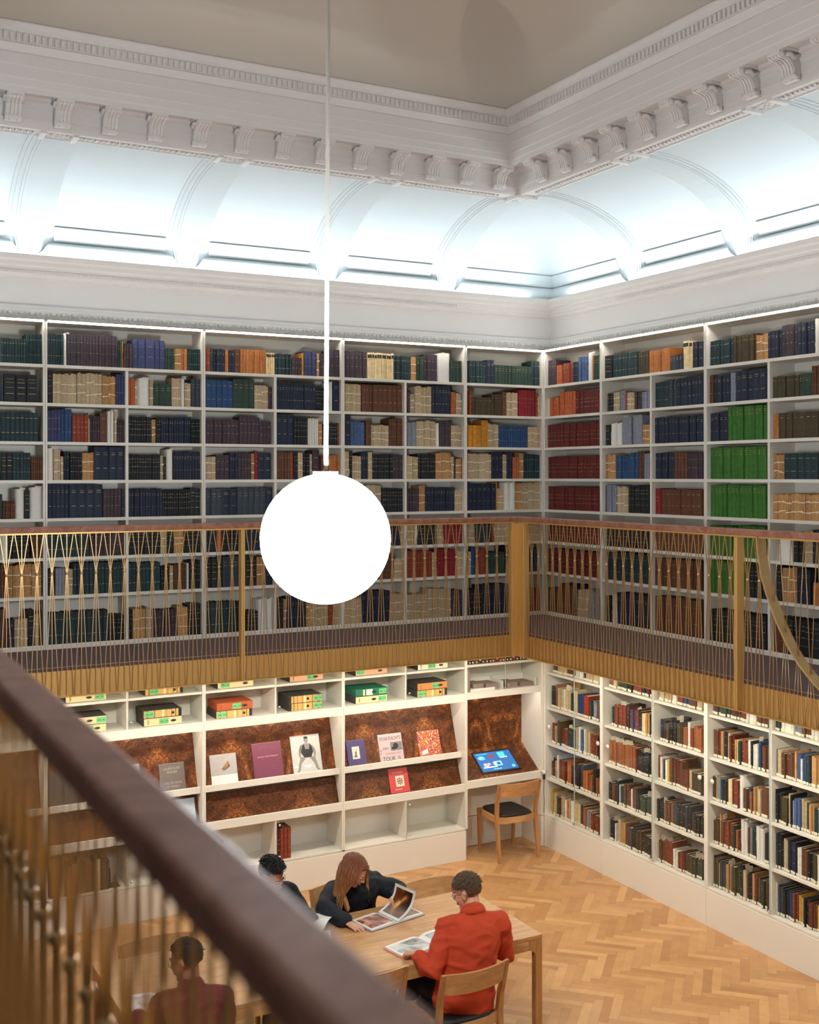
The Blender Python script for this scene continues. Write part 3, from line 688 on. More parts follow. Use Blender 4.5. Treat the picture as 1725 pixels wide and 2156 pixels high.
# ------------------------------------------------------------------ books
# one line per shelf: wall and shelf number, then runs  colour+count  start end height (mm along the wall)
DATA = '''
L0: T9 -5520 -5311 210;T8 -5309 -5167 257;T6 -5134 -5002 267;W1 -4999 -4974 286;P16 -4971 -4532 274;G2 -4530 -4497 241;Y1 -4495 -4484 234;P3 -4479 -4403 220;U1 -4400 -4356 262;U1 -4353 -4287 265;U1 -4284 -4201 266;U2 -4198 -4107 264;G4 -4104 -4020 194;t3 -4019 -3962 202;O2 -3961 -3902 198;T6 -3899 -3765 199;R1 -3725 -3687 224;G1 -3685 -3654 220;N4 -3652 -3544 216;O1 -3541 -3509 214;N2 -3506 -3453 211;E1 -3450 -3397 218;O9 -3393 -3143 224;c5 -3140 -3052 203;T3 -3047 -2955 200;T4 -2955 -2883 201;P3 -2882 -2776 170;Y1 -2775 -2759 221;U3 -2758 -2622 238;t1 -2618 -2596 231;P1 -2594 -2535 223;P2 -2486 -2366 265;P5 -2317 -2082 267;c11 -2078 -1786 259;T7 -1783 -1591 240;t2 -1588 -1531 246;G2 -1527 -1443 254;P4 -1440 -1284 272;W1 -1278 -1136 290;G4 -1132 -970 224;T5 -912 -697 235;N2 -695 -597 250;G11 -593 -126 204;T3 -124 5 262
L1: S1 -5520 -5494 230;K1 -5490 -5396 235;K1 -5392 -5309 236;K1 -5305 -5219 237;K1 -5133 -5092 281;C13 -5089 -4888 264;C14 -4885 -4668 274;t8 -4665 -4552 259;U3 -4548 -4470 270;o3 -4435 -4381 235;C1 -4378 -4353 232;W1 -4350 -4251 248;C1 -4248 -4216 237;G3 -4211 -4048 201;C3 -4045 -3965 266;W1 -3959 -3927 258;C2 -3924 -3868 225;S2 -3863 -3769 256;B5 -3726 -3468 256;G4 -3464 -3257 274;C6 -3254 -3119 225;P1 -3115 -3065 210;N14 -3036 -2634 255;K6 -2630 -2535 223;W1 -2486 -2454 288;N1 -2451 -2370 305;C6 -2317 -2145 278;E3 -2141 -2018 269;E6 -2014 -1693 276;C1 -1689 -1667 273;P1 -1629 -1601 216;C1 -1597 -1550 196;C8 -1546 -1353 281;N6 -1349 -1126 290;o2 -1122 -1065 229;C2 -1061 -1006 221;L1 -1004 -968 213;R1 -900 -872 257;D6 -870 -630 189;D4 -625 -502 225;E1 -494 -449 252;C6 -444 -299 258;m7 -294 -83 285;R1 -79 -49 247;C1 -47 -28 230;E1 -25 2 257
L2: T8 -5520 -5211 245;U4 -5134 -5024 273;B3 -5022 -4932 283;R4 -4926 -4789 233;c1 -4788 -4778 260;P4 -4776 -4691 228;E1 -4688 -4627 261;W2 -4625 -4567 276;C1 -4564 -4543 277;P3 -4539 -4472 193;K9 -4437 -4232 233;t1 -4228 -4192 222;K2 -4188 -4146 235;N9 -4143 -3931 236;N3 -3930 -3868 237;K6 -3867 -3765 223;P8 -3726 -3406 226;P5 -3403 -3204 255;P3 -3203 -3092 215;N3 -3036 -2861 301;K8 -2858 -2716 261;W5 -2713 -2599 251;t1 -2597 -2563 207;K1 -2561 -2535 204;K3 -2489 -2402 212;R1 -2400 -2359 217;N1 -2324 -2261 287;b4 -2258 -2109 235;K1 -2107 -2098 211;E2 -2094 -2036 248;C7 -2033 -1842 213;E5 -1838 -1667 272;L2 -1629 -1535 241;C7 -1531 -1305 268;W1 -1301 -1257 236;P4 -1253 -1126 257;C5 -1122 -962 221;Y3 -912 -762 226;Y1 -758 -680 279;C4 -676 -548 251;B12 -544 -177 227;C6 -172 -2 230
L3: K2 -5520 -5424 237;T5 -5422 -5275 232;E5 -5272 -5166 195;W1 -5134 -5085 277;C2 -5082 -5027 270;C1 -5025 -5002 214;N2 -4999 -4954 250;K5 -4946 -4844 237;t6 -4842 -4744 248;N4 -4741 -4470 302;K12 -4437 -4155 224;C1 -4152 -4127 223;K1 -4125 -4098 208;W1 -4095 -4037 276;N10 -4034 -3769 252;C3 -3725 -3633 220;P3 -3632 -3500 226;N3 -3498 -3416 245;P4 -3414 -3289 247;t1 -3286 -3254 244;m1 -3252 -3224 255;N2 -3221 -3089 246;E5 -3036 -2895 259;R1 -2892 -2861 264;K2 -2858 -2819 260;C1 -2815 -2768 261;K4 -2764 -2694 250;C1 -2691 -2670 254;P1 -2667 -2594 278;E1 -2578 -2535 231;O5 -2489 -2366 233;C1 -2324 -2279 277;K1 -2276 -2245 267;C2 -2242 -2148 243;N3 -2145 -2073 260;C1 -2069 -2027 269;K7 -2022 -1797 246;P3 -1796 -1671 240;C4 -1629 -1512 233;K6 -1508 -1305 248;t6 -1301 -1120 279;C1 -1118 -1090 237;P1 -1088 -1067 221;t2 -1063 -996 218;R1 -994 -966 218;C8 -920 -638 271;N3 -634 -494 274;C1 -490 -442 261;N2 -440 -370 275;o3 -368 -288 231;t2 -284 -229 281;T6 -225 -8 250
L4: G1 -5520 -5504 209;E5 -5500 -5399 147;W1 -5399 -5326 259;K1 -5325 -5283 242;W1 -5282 -5184 268;N5 -5134 -4954 299;N4 -4951 -4665 305;P5 -4662 -4500 245;T1 -4498 -4469 246;N12 -4437 -4134 248;K12 -4131 -3877 239;K2 -3876 -3767 253;S3 -3728 -3571 246;N2 -3570 -3426 248;S5 -3422 -3145 253;N1 -3142 -3069 255;E4 -3036 -2878 219;K7 -2875 -2535 238;N3 -2489 -2366 241;N4 -2317 -2130 259;C6 -2127 -1925 274;K8 -1916 -1667 234;P5 -1629 -1497 225;t2 -1493 -1426 281;N10 -1422 -1081 239;C3 -1077 -972 230;N6 -920 -578 272;Y1 -576 -558 291;C2 -554 -473 229;W2 -469 -336 296;t3 -332 -257 289;C10 -252 -6 296
L5: W1 -5517 -5456 223;K6 -5451 -5282 217;E4 -5268 -5170 212;T11 -5132 -4782 226;P8 -4776 -4472 227;K10 -4437 -4155 221;C2 -4152 -4104 223;K3 -4101 -4031 224;t4 -4028 -3939 225;K7 -3936 -3762 226;N4 -3728 -3630 228;o1 -3627 -3579 228;K4 -3576 -3419 230;N2 -3416 -3355 231;N6 -3351 -3075 233;K8 -3029 -2677 210;P6 -2668 -2360 222;N8 -2322 -2015 216;K4 -2012 -1823 210;N3 -1819 -1712 208;C1 -1708 -1664 208;C3 -1636 -1548 204;W1 -1544 -1519 204;K5 -1515 -1294 200;C2 -1290 -1222 201;m6 -1216 -974 208;C2 -917 -842 204;T6 -838 -637 206;R1 -633 -605 207;C12 -600 -13 220
L6: E2 -5520 -5463 286;t1 -5460 -5423 286;t8 -5420 -5189 288;K1 -5188 -5170 290;K1 -5132 -5101 227;L3 -5070 -4990 235;C3 -4988 -4923 229;T13 -4919 -4472 272;T9 -4437 -4152 254;K4 -4149 -4069 208;C1 -4066 -4033 224;E6 -4029 -3911 225;W1 -3908 -3887 240;K6 -3884 -3765 256;K3 -3726 -3571 271;S4 -3568 -3364 284;K2 -3344 -3239 283;t1 -3232 -3166 278;N1 -3162 -3065 274;K6 -3028 -2677 277;N5 -2668 -2360 281;C6 -2322 -2151 267;P5 -2147 -1965 261;E4 -1961 -1784 254;C4 -1780 -1664 208;R5 -1636 -1434 270;R2 -1430 -1348 268;C1 -1344 -1290 251;m6 -1286 -1065 274;C3 -1061 -974 258;C1 -917 -885 255;B1 -881 -830 278;R4 -825 -713 271;G7 -709 -475 225;K2 -471 -400 297;K3 -307 -208 243;N3 -206 -104 254;B1 -99 -24 245
L7: E1 -5520 -5480 334;N2 -5475 -5411 237;C4 -5408 -5302 245;K1 -5299 -5248 310;C2 -5245 -5208 282;E1 -5206 -5167 283;T11 -5132 -4617 273;K4 -4614 -4476 226;K2 -4435 -4403 264;t1 -4400 -4287 280;C2 -4284 -4232 281;P8 -4229 -3997 246;t2 -3994 -3901 273;K3 -3897 -3772 286;T7 -3726 -3419 287;N2 -3416 -3355 277;K3 -3338 -3224 189;W1 -3221 -3138 295;W1 -3135 -3059 296;K2 -3029 -2971 292;t1 -2967 -2940 284;N7 -2936 -2739 294;t2 -2735 -2691 287;C7 -2688 -2507 263;R1 -2503 -2454 273;C3 -2450 -2356 266;C7 -2330 -2147 255;N6 -2143 -1829 310;C5 -1825 -1664 278;C8 -1634 -1405 258;C9 -1397 -1124 309;P4 -1120 -974 276;K5 -913 -759 271;N8 -754 -407 310;K1 -307 -212 299;R5 -203 15 245
R0: P2 13 182 267;o3 187 288 205;R4 293 461 215;N3 467 568 213;b3 574 712 256;W1 721 794 293;O1 794 816 250;G3 821 918 245;K1 997 1117 225;T8 1122 1501 227;D4 1506 1666 216;O4 1671 1882 213;O1 1884 1963 222;S4 1968 2129 139;c3 2134 2254 253;N4 2259 2400 232;T7 2470 2767 218;D9 2771 3033 231;t4 3037 3158 217;N5 3160 3305 228;P4 3309 3479 260;N4 3482 3652 262;W1 3655 3686 279
R1: W1 13 50 194;o3 59 223 196;o6 229 512 244;M6 518 915 238;K2 1044 1137 179;C2 1142 1234 191;L2 1239 1315 193;R1 1317 1347 176;C3 1352 1458 175;P3 1463 1567 173;L3 1571 1673 164;T3 1746 1950 233;S2 1954 2044 239;N7 2048 2394 249;E1 2477 2526 249;N4 2530 2724 241;L1 2728 2786 252;N5 2790 3144 257;D6 3205 3484 177;G4 3487 3619 181;E3 3622 3686 234
R2: M16 13 912 243;K1 1018 1091 204;W2 1096 1259 214;L1 1264 1404 264;B1 1409 1433 111;L1 1438 1569 281;t3 1574 1673 190;N14 1746 2392 241;N4 2483 2698 247;V10 2704 3144 290;O2 3212 3271 203;D6 3279 3686 209
R3: M17 25 907 232;t3 1002 1165 245;B5 1171 1391 225;B2 1396 1516 253;E2 1521 1590 259;L2 1595 1669 242;N6 1755 2017 241;E4 2021 2179 243;P4 2184 2379 236;V13 2470 3135 275;t4 3216 3326 209;T5 3330 3673 211
R4: M15 31 904 243;K1 997 1018 262;L4 1023 1183 269;C6 1188 1364 257;K3 1369 1487 262;K4 1492 1662 266;m1 1746 1822 240;E8 1827 2375 234;V13 2462 3131 279;t12 3202 3686 213
R5: M12 13 898 219;K10 1024 1654 197;E6 1743 2371 203;V7 2465 2794 258;V7 2814 3125 270;W1 3265 3413 214;K2 3429 3530 242;C4 3534 3618 269;K2 3622 3683 267
R6: M12 16 898 250;T11 1030 1654 274;E6 1735 2366 258;V6 2461 2790 281;V3 2794 2912 276;K5 2921 3125 265;K1 3249 3306 293;t5 3314 3464 290;N3 3468 3603 278;O1 3622 3683 178
R7: E3 13 222 260;E2 228 444 315;N1 447 486 322;K1 502 551 291;C4 557 725 299;L3 731 885 285;K2 988 1090 262;W1 1096 1172 287;N8 1178 1654 308;E5 1735 2356 327;K7 2465 2794 278;K7 2825 3125 277;E2 3212 3330 293;K8 3334 3683 294
R10: E2 74 164 210;C3 164 326 209;E2 328 441 206;W2 484 596 204;B1 624 666 186;C4 668 880 184;R2 1028 1106 196;C1 1111 1158 179;G3 1163 1310 193;K2 1315 1384 208;R3 1389 1530 190;N2 1535 1602 188;M2 1607 1669 187;C5 1779 1950 199;W2 1954 2017 197;R2 2021 2105 196;B2 2110 2192 194;E2 2197 2278 193;C2 2282 2350 191;R1 2483 2518 217;G5 2522 2688 215;E4 2692 2806 213;R2 2810 2883 211;W4 2887 2996 209;E4 3000 3129 207;G3 3198 3270 203;W4 3273 3410 201;L3 3413 3496 199;E3 3499 3580 197;W4 3583 3683 196
R11: K1 44 128 225;O1 131 164 263;C2 170 258 218;W1 261 288 217;C2 293 392 224;T1 398 461 202;C1 467 523 256;B3 529 624 224;r1 630 712 227;G2 718 783 197;L2 789 837 191;E1 843 880 196;K1 1067 1096 188;R2 1099 1178 211;R2 1183 1279 226;K1 1284 1315 240;K1 1320 1339 240;E1 1344 1374 207;U2 1379 1428 215;R1 1433 1467 222;K1 1472 1521 213;c2 1526 1579 204;t2 1583 1631 219;K1 1636 1650 218;E1 1650 1673 171;K2 1795 1859 200;D2 1864 1918 183;K3 1923 2017 228;D3 2021 2101 196;O1 2105 2158 180;W1 2162 2192 238;R1 2197 2235 193;O4 2240 2350 214;E1 2493 2544 246;M1 2546 2578 245;t1 2580 2609 244;K1 2611 2649 251;C1 2653 2684 236;R1 2688 2712 221;M1 2716 2747 234;y1 2749 2761 198;C1 2763 2790 198;G1 2794 2821 197;R2 2825 2898 210;W1 2902 2930 223;K1 2934 2955 223;W3 2959 3015 208;B1 3019 3045 242;E3 3048 3131 206;G1 3212 3227 217;C1 3229 3277 230;E2 3280 3358 202;E2 3361 3410 220;t1 3413 3431 240;b2 3434 3479 219;W1 3482 3499 198;B1 3503 3540 231;G1 3543 3567 237;K1 3570 3587 236;t4 3590 3683 248
R12: R2 50 119 207;C1 125 146 201;K1 149 170 210;D1 173 223 262;R1 226 299 182;R1 305 340 187;G1 346 478 215;C1 484 518 256;W1 523 563 255;b1 568 602 246;W1 607 646 253;C2 652 712 244;R1 718 767 234;R2 773 829 225;K2 835 880 207;O10 1028 1423 234;R1 1428 1448 222;K6 1453 1673 220;R1 1751 1790 231;W1 1795 1818 231;K1 1822 1850 215;W1 1855 1886 214;y1 1891 1918 221;E2 1923 1995 251;M1 1999 2052 242;E1 2057 2088 248;E2 2092 2145 180;R1 2149 2175 179;C2 2179 2222 193;D3 2227 2346 185;D1 2477 2528 203;t1 2530 2548 231;L1 2552 2584 216;T1 2588 2613 201;K1 2617 2645 201;E1 2649 2664 214;c2 2668 2716 228;M1 2720 2736 234;R1 2739 2790 241;W1 2794 2848 303;E1 2856 2898 196;S1 2902 2925 209;O1 2928 2951 181;P1 2955 2966 209;t2 2970 3015 236;C1 3019 3048 221;E1 3056 3125 261;K1 3198 3216 272;K2 3220 3266 244;D2 3270 3340 229;c1 3344 3361 268;K1 3365 3382 254;L1 3386 3403 214;b3 3406 3479 239;C2 3482 3530 251;G1 3533 3563 237;t2 3567 3607 236;T1 3610 3647 209;W1 3650 3683 234
R13: E1 37 65 176;K1 68 113 211;t1 119 149 210;W1 152 170 262;R3 176 288 226;M1 291 311 208;o3 314 404 241;K2 409 449 206;m1 455 484 188;K1 489 546 247;S1 551 607 254;o2 613 674 202;R1 679 702 193;O2 707 767 184;K2 773 821 250;O2 827 880 174;K1 1036 1086 196;E1 1088 1132 212;K1 1137 1173 235;W1 1176 1191 194;S2 1196 1259 193;E2 1264 1322 224;R1 1327 1364 176;W1 1369 1384 207;E2 1389 1448 222;K2 1453 1497 205;G4 1501 1664 180;K3 1744 1827 200;t1 1832 1850 199;E2 1855 1918 214;O1 1923 1954 198;S2 1959 2012 212;K3 2017 2127 226;S1 2131 2153 224;K1 2158 2192 238;P2 2197 2248 193;K3 2252 2346 192;E2 2462 2511 203;D1 2515 2556 224;t1 2560 2580 274;E2 2584 2649 215;R2 2653 2716 235;G1 2720 2747 213;O1 2751 2779 184;M3 2782 2825 183;W2 2829 2887 295;R1 2890 2909 252;L1 2913 2940 265;T2 2943 2996 222;W2 3000 3078 290;K1 3081 3129 247;T1 3198 3238 299;K1 3241 3270 298;K1 3273 3291 243;C2 3294 3340 255;N3 3344 3424 267;K1 3427 3444 253;W2 3448 3486 239;E2 3489 3547 237;K2 3550 3597 223;D2 3600 3647 222;W1 3650 3683 234
R14: y1 50 74 264;C2 80 146 228;D1 152 199 210;C2 205 282 235;W1 288 311 208;o1 317 346 207;C1 352 381 241;W1 386 444 223;c2 461 546 222;S1 551 602 229;O1 607 652 203;L1 657 696 202;C1 702 734 201;R1 740 789 192;R2 794 875 183;K1 1036 1096 212;W1 1101 1117 179;C2 1163 1214 243;t2 1219 1284 225;E2 1289 1334 216;S1 1339 1384 207;K2 1389 1448 230;D2 1453 1521 205;K1 1526 1559 189;K2 1564 1664 187;E3 1751 1836 200;R3 1841 1959 229;W3 1963 2035 174;R3 2039 2096 173;M1 2101 2123 172;D3 2127 2227 179;G3 2231 2337 177;K1 2458 2491 261;D2 2495 2548 253;W1 2552 2560 216;S2 2564 2629 244;t2 2633 2680 243;C1 2684 2708 256;D1 2712 2759 241;G1 2763 2806 268;K1 2810 2848 281;C1 2852 2883 252;K3 2887 2940 237;t1 2943 2966 250;E2 2970 3026 235;G2 3030 3089 227;E1 3093 3118 219;W2 3191 3234 258;S2 3238 3287 243;K2 3291 3340 229;B2 3344 3393 227;R2 3396 3444 240;y1 3448 3465 226;t2 3468 3506 225;K3 3509 3563 224;R2 3567 3600 216;E2 3604 3637 209;y2 3640 3683 208'''
PAL = {'N': (36, 44, 62), 'B': (42, 72, 112), 'b': (70, 92, 132), 'U': (60, 64, 100), 'T': (38, 58, 62), 'K': (34, 38, 42), 'P': (66, 54, 62), 'G': (48, 68, 58), 'V': (58, 108, 42), 'R': (138, 62, 42),
       'M': (98, 38, 36), 'm': (136, 36, 46), 'O': (178, 112, 60), 'o': (178, 92, 54), 'Y': (192, 128, 34), 'E': (98, 62, 44), 'D': (74, 62, 42), 'C': (190, 168, 134), 't': (186, 140, 92), 'W': (226, 222, 212),
       'L': (128, 132, 146), 'c': (228, 204, 156), 'S': (58, 66, 76), 'y': (206, 170, 70), 'r': (190, 50, 36)}
CN = {'N': 'navy blue', 'B': 'bright blue', 'b': 'slate blue', 'U': 'indigo', 'T': 'dark teal', 'K': 'black', 'P': 'plum grey', 'G': 'green', 'V': 'vivid green', 'R': 'brick red', 'M': 'maroon', 'm': 'crimson',
      'O': 'tan', 'o': 'orange', 'Y': 'mustard', 'E': 'brown', 'D': 'olive brown', 'C': 'cream', 't': 'buff', 'W': 'white', 'L': 'light grey', 'c': 'ivory', 'S': 'slate grey', 'y': 'yellow', 'r': 'bright red'}
BANDS = {'V': (.88, .82, .76), 'M': (.64, .5, .3), 'P': (.74, .42), 'T': (.80, .30), 'N': (.82, .76, .35), 'K': (.82, .70, .52, .3), 'U': (.74, .40), 'E': (.8, .35), 'R': (.75, .55, .35), 'G': (.8, .7), 'm': (.66, .5), 'B': (.8, .3), 'D': (.8,), 'S': (.8, .7), 'o': (.7, .4), 'O': (.8,), 'L': (.7,), 'Y': (.7,), 'E2': ()}
rb = random.Random(11)
PALL = dict(PAL); PALL.update({'O': (150, 90, 56), 'o': (190, 104, 52), 'R': (122, 58, 42), 'B': (36, 60, 100), 'G': (52, 66, 54), 'M': (92, 36, 32), 'r': (160, 54, 40)})
def tone(code, j=.1, low=False):
    c = lin(*(PALL if low else PAL)[code]); k = 1 + rb.uniform(-j, j); return tuple(max(0, min(1, x * k * (1 + rb.uniform(-.03, .03)))) for x in c)
def book_into(b, w_, h, d, code, M, low=False, full=True):
    """a bound book: two boards, rounded spine, page block, lettering; spine faces -y"""
    c = tone(code, .14 if low else .1, low); hw = w_ / 2 - .0006; tb = min(.003, w_ * .15); yb = .006
    b.box(-hw, -hw + tb, yb * .5, d, 0, h, 0, c, M); b.box(hw - tb, hw, yb * .5, d, 0, h, 0, c, M)
    n = 4; rows = [[], []]
    for i in range(n + 1):
        x = -hw + 2 * hw * i / n; y = yb * .5 - (.0055 if not low else .004) * math.sin(PI * i / n)
        rows[0].append((x, y, 0)); rows[1].append((x, y, h))
    b.add([M @ Vector(p) for p in rows[0] + rows[1]], [(i, i + 1, n + 2 + i, n + 1 + i) for i in range(n)], 0, c, True)
    b.add([M @ Vector(p) for p in rows[1]] + [M @ Vector((-hw, yb, h)), M @ Vector((hw, yb, h))], [(0, 1, 2, 3, 4, 6, 5)], 0, c)
    pc = lin(*rb.choice([(214, 200, 172), (196, 178, 146), (222, 212, 190)])) if low or code in 'cWy' else lin(*rb.choice([(120, 104, 84), (150, 132, 104), (90, 80, 72)]))
    b.box(-hw + tb, hw - tb, yb * .5, d - .004, .003, h - .005, 1, pc, M)
    if not full: return
    yy = -.0052 if not low else -.0037
    def band(z, hh, k, mi=2, col=(1, 1, 1)):
        b.add([M @ Vector(p) for p in ((-hw * k, yy + .0019 * k, z), (-hw * .3 * k, yy - .0008, z), (hw * .3 * k, yy - .0008, z), (hw * k, yy + .0019 * k, z), (-hw * k, yy + .0019 * k, z + hh), (-hw * .3 * k, yy - .0008, z + hh), (hw * .3 * k, yy - .0008, z + hh), (hw * k, yy + .0019 * k, z + hh))],
              [(0, 1, 5, 4), (1, 2, 6, 5), (2, 3, 7, 6)], mi, col)
    if not low or code in 'KNREMmG':
        for q in BANDS.get(code, (.8,)):
            if low and rb.random() < .4: continue
            band(h * q, .0016 if rb.random() < .6 else .0032, .5 if code not in 'MTK' else .72)
    if code == 'c' and not low:
        band(h * .80, h * .13, .9, 0, lin(52, 46, 40))
def shelf_label(b, w_, M): 
    hw = w_ / 2 - .0012; b.box(-hw, hw, -.0058, -.0040, .006, .006 + min(.022, max(.012, w_)), 0, M=M)
def bundle_into(b, w_, h, d, code, M, n):
    x = -w_ / 2
    for i in range(n):
        k = (w_ / n); hh = h * (1 - rb.uniform(0, .06)); c = tone(code, .16); y = rb.uniform(0, .006)
        b.box(x + .0003, x + k - .0003, y, d - rb.uniform(0, .02), 0, hh, 1, c, M)
        if k > .008: b.box(x + k * .45, x + k * .55, y - .0006, y, .0, hh, 1, tuple(q * .55 for q in c), M)
        x += k
def tapes(b, w_, h, d, M, q):
    hw = w_ / 2 + .0005
    if True:
        z = h * (q + rb.uniform(-.05, .05)); dz = rb.uniform(-.01, .01)
        b.add([M @ Vector(p) for p in ((-hw, -.0012, z), (hw, -.0012, z + dz), (hw, -.0012, z + dz + .007), (-hw, -.0012, z + .007), (-hw, .03, z), (-hw, .03, z + .007), (hw, .03, z + dz), (hw, .03, z + dz + .007))], [(0, 1, 2, 3), (4, 0, 3, 5), (1, 6, 7, 2)], 0)
        if rb.random() < .5:
            x = rb.uniform(-.5, .5) * w_
            b.box(x - .006, x + .006, -.004, -.001, z - .003, z + .010, 0, M=M)
            if rb.random() < .3: b.tube([M @ Vector((x, -.003, z)), M @ Vector((x + .006, -.008, z - .02)), M @ Vector((x + .002, -.006, z - .045))], .0018, 4)
def parcel_into(b, w_, h, d, M, seed):
    """a volume wrapped in white tissue"""
    nx, nz = 3, 8; P = []
    ring = [(-.5, 1), (-.5, .5), (-.5, .05), (-.25, -.02), (.25, -.02), (.5, .05), (.5, .5), (.5, 1)]
    for k in range(nz + 1):
        z = h * k / nz; row = []
        for i, (u, v) in enumerate(ring):
            q = noise.noise(Vector((u * 3 + seed, v * 2, z * 22))) * .006 * (1 if 0 < k else 0)
            row.append(M @ Vector((u * (w_ - .002) * (1 - .0 * k) + q * .3, v * d + q, z if k < nz else z - abs(u) * .01)))
        row.append(row[0]); P.append(row)
    b.grid(P, 0, lin(228, 224, 214)); o = len(b.v)
    b.v += [tuple(p) for p in P[-1][:-1]]; b.face([o + i for i in range(len(ring))], 0, lin(228, 224, 214))
    b.box(-w_ * .3, w_ * .3, .02, d * .8, h - .004, h + .008, 0, lin(228, 224, 214), M=M @ Matrix.Rotation(.1, 4, 'Y'))
TISS = colattr('tissue_wrap', .7, bump=.5, bscale=45, var=.05, sheen=0)
CAMP = Vector((-7.0185, -10.0229, 1.4639)); CF = Vector((math.sin(.4935), math.cos(.4935), 0))
BOOKM = [CLOTH, PAPER, GILT]
def cell_name(side, row, x):
    if side == 'L':
        q = [(-5.16, 'leftmost bay'), (-4.46, 'second bay from left'), (-3.76, 'third bay from left'), (-3.06, 'fourth bay from left'), (-2.36, 'fifth bay from left'), (-1.67, 'sixth bay from left'), (-.97, 'seventh bay from left'), (9, 'bay left of the corner')]
        n_ = next(s for a, s in q if x < a)
    else:
        q = [(.985, 'bay right of the corner'), (1.735, 'second bay after the corner'), (2.46, 'third bay after the corner'), (3.2, 'fourth bay after the corner'), (9, 'rightmost bay')]
        n_ = next(s for a, s in q if x < a)
    if row < 8: return ('%s gallery shelf, %s' % (ORD[row], n_))
    return ('%s glazed shelf, %s' % (ORD[row - 10], n_))
allb = []; used = {}
for line in DATA.strip().splitlines():
    key, items = line.split(':'); side = key[0]; row = int(key[1:]); runs = [i.split() for i in items.strip().split(';')]
    zt = ([q + .0137 for q in RZ] + [.0122])[row] if row < 8 else ([q + .0122 for q in LZ] + [-2.1448])[row - 10]
    prevname = None
    for ri, (cn, a, e, h) in enumerate(runs):
        code, n = cn[0], int(cn[1:]); a, e, h = int(a) / 1000, int(e) / 1000, int(h) / 1000
        if side == 'L': a = max(a, -5.515); e = min(e, -.022)
        else: a = max(a, .026)
        # keep clear of uprights
        for q in ((-5.16, -3.76, -2.36, -.97) if side == 'L' else (.985, 2.46, 3.935)):
            if a < q + .021 and e > q + .03 and a > q - .05: a = q + .021
            if e > q - .02 and a < q - .03 and e < q + .05: e = q - .021
        for q in ((-4.46, -3.06, -1.67) if side == 'L' else (1.735, 3.2)):
            if row == 0: break
            if a < q + .015 and e > q + .03 and a > q - .04: a = q + .015
            if e > q - .015 and a < q - .03 and e < q + .04: e = q - .015
        if e - a < .004: continue
        low = row >= 10; w_ = (e - a) / n
        if low: kind = 'parcel' if (code == 'W' and h > .28) else 'book'
        else: kind = 'bundle' if code in 'Ct' else 'parcel' if code == 'W' else 'volume'
        if kind == 'bundle':
            k = max(1, round((e - a) / .07)); per = max(1, round(n / k)); items_ = [(a + (e - a) * (i + .5) / k, (e - a) / k) for i in range(k)]
        else: items_ = [(a + (e - a) * (i + .5) / n, w_) for i in range(n)]; per = 1
        nm = {'book': 'book', 'parcel': 'tissue-wrapped volume', 'bundle': 'taped bundle of pamphlets', 'volume': 'cloth volume'}[kind]
        base = '%s %s, %s' % (CN[code] if kind != 'parcel' else 'white', nm, cell_name(side, row, (a + e) / 2))
        if base in used:
            nb = runs[ri - 1][0][0] if ri else None
            alt = base + (', beside %s' % CN[nb] if nb and nb != code else ', further right')
            i_ = 2
            while alt in used: alt = base + (', %s such' % (['', '', 'second', 'third', 'fourth', 'fifth', 'sixth', 'seventh'][min(i_, 7)])); i_ += 1; 
            base = alt
            if i_ > 8: pass
        used[base] = 1
        for x, ww in items_:
            P = Vector((x, .04, zt)) if side == 'L' else Vector((.04, -x, zt)); D = (P - CAMP).dot(CF); fore = .878 if side == 'L' else .478
            lim = (.345 if row == 0 else .35 if row == 7 else .290 if row < 8 else .330)
            hh = min(lim, h * (1 + rb.uniform(-.015, .01) * (3 if low else 1)))
            allb.append(dict(side=side, row=row, x=x, w=ww, h=hh, code=code, kind=kind, per=per, lab=base, n=len(items_), z=zt, area=ww * hh * fore / D / D))
allb.append(None); allb.pop()
lim = {}
for kd in ('volume', 'book'):
    s_ = sorted([q['area'] for q in allb if q['kind'] == kd], reverse=True); lim[kd] = s_[min(299, len(s_) - 1)]
rest = {'volume': MB(), 'book': MB()}
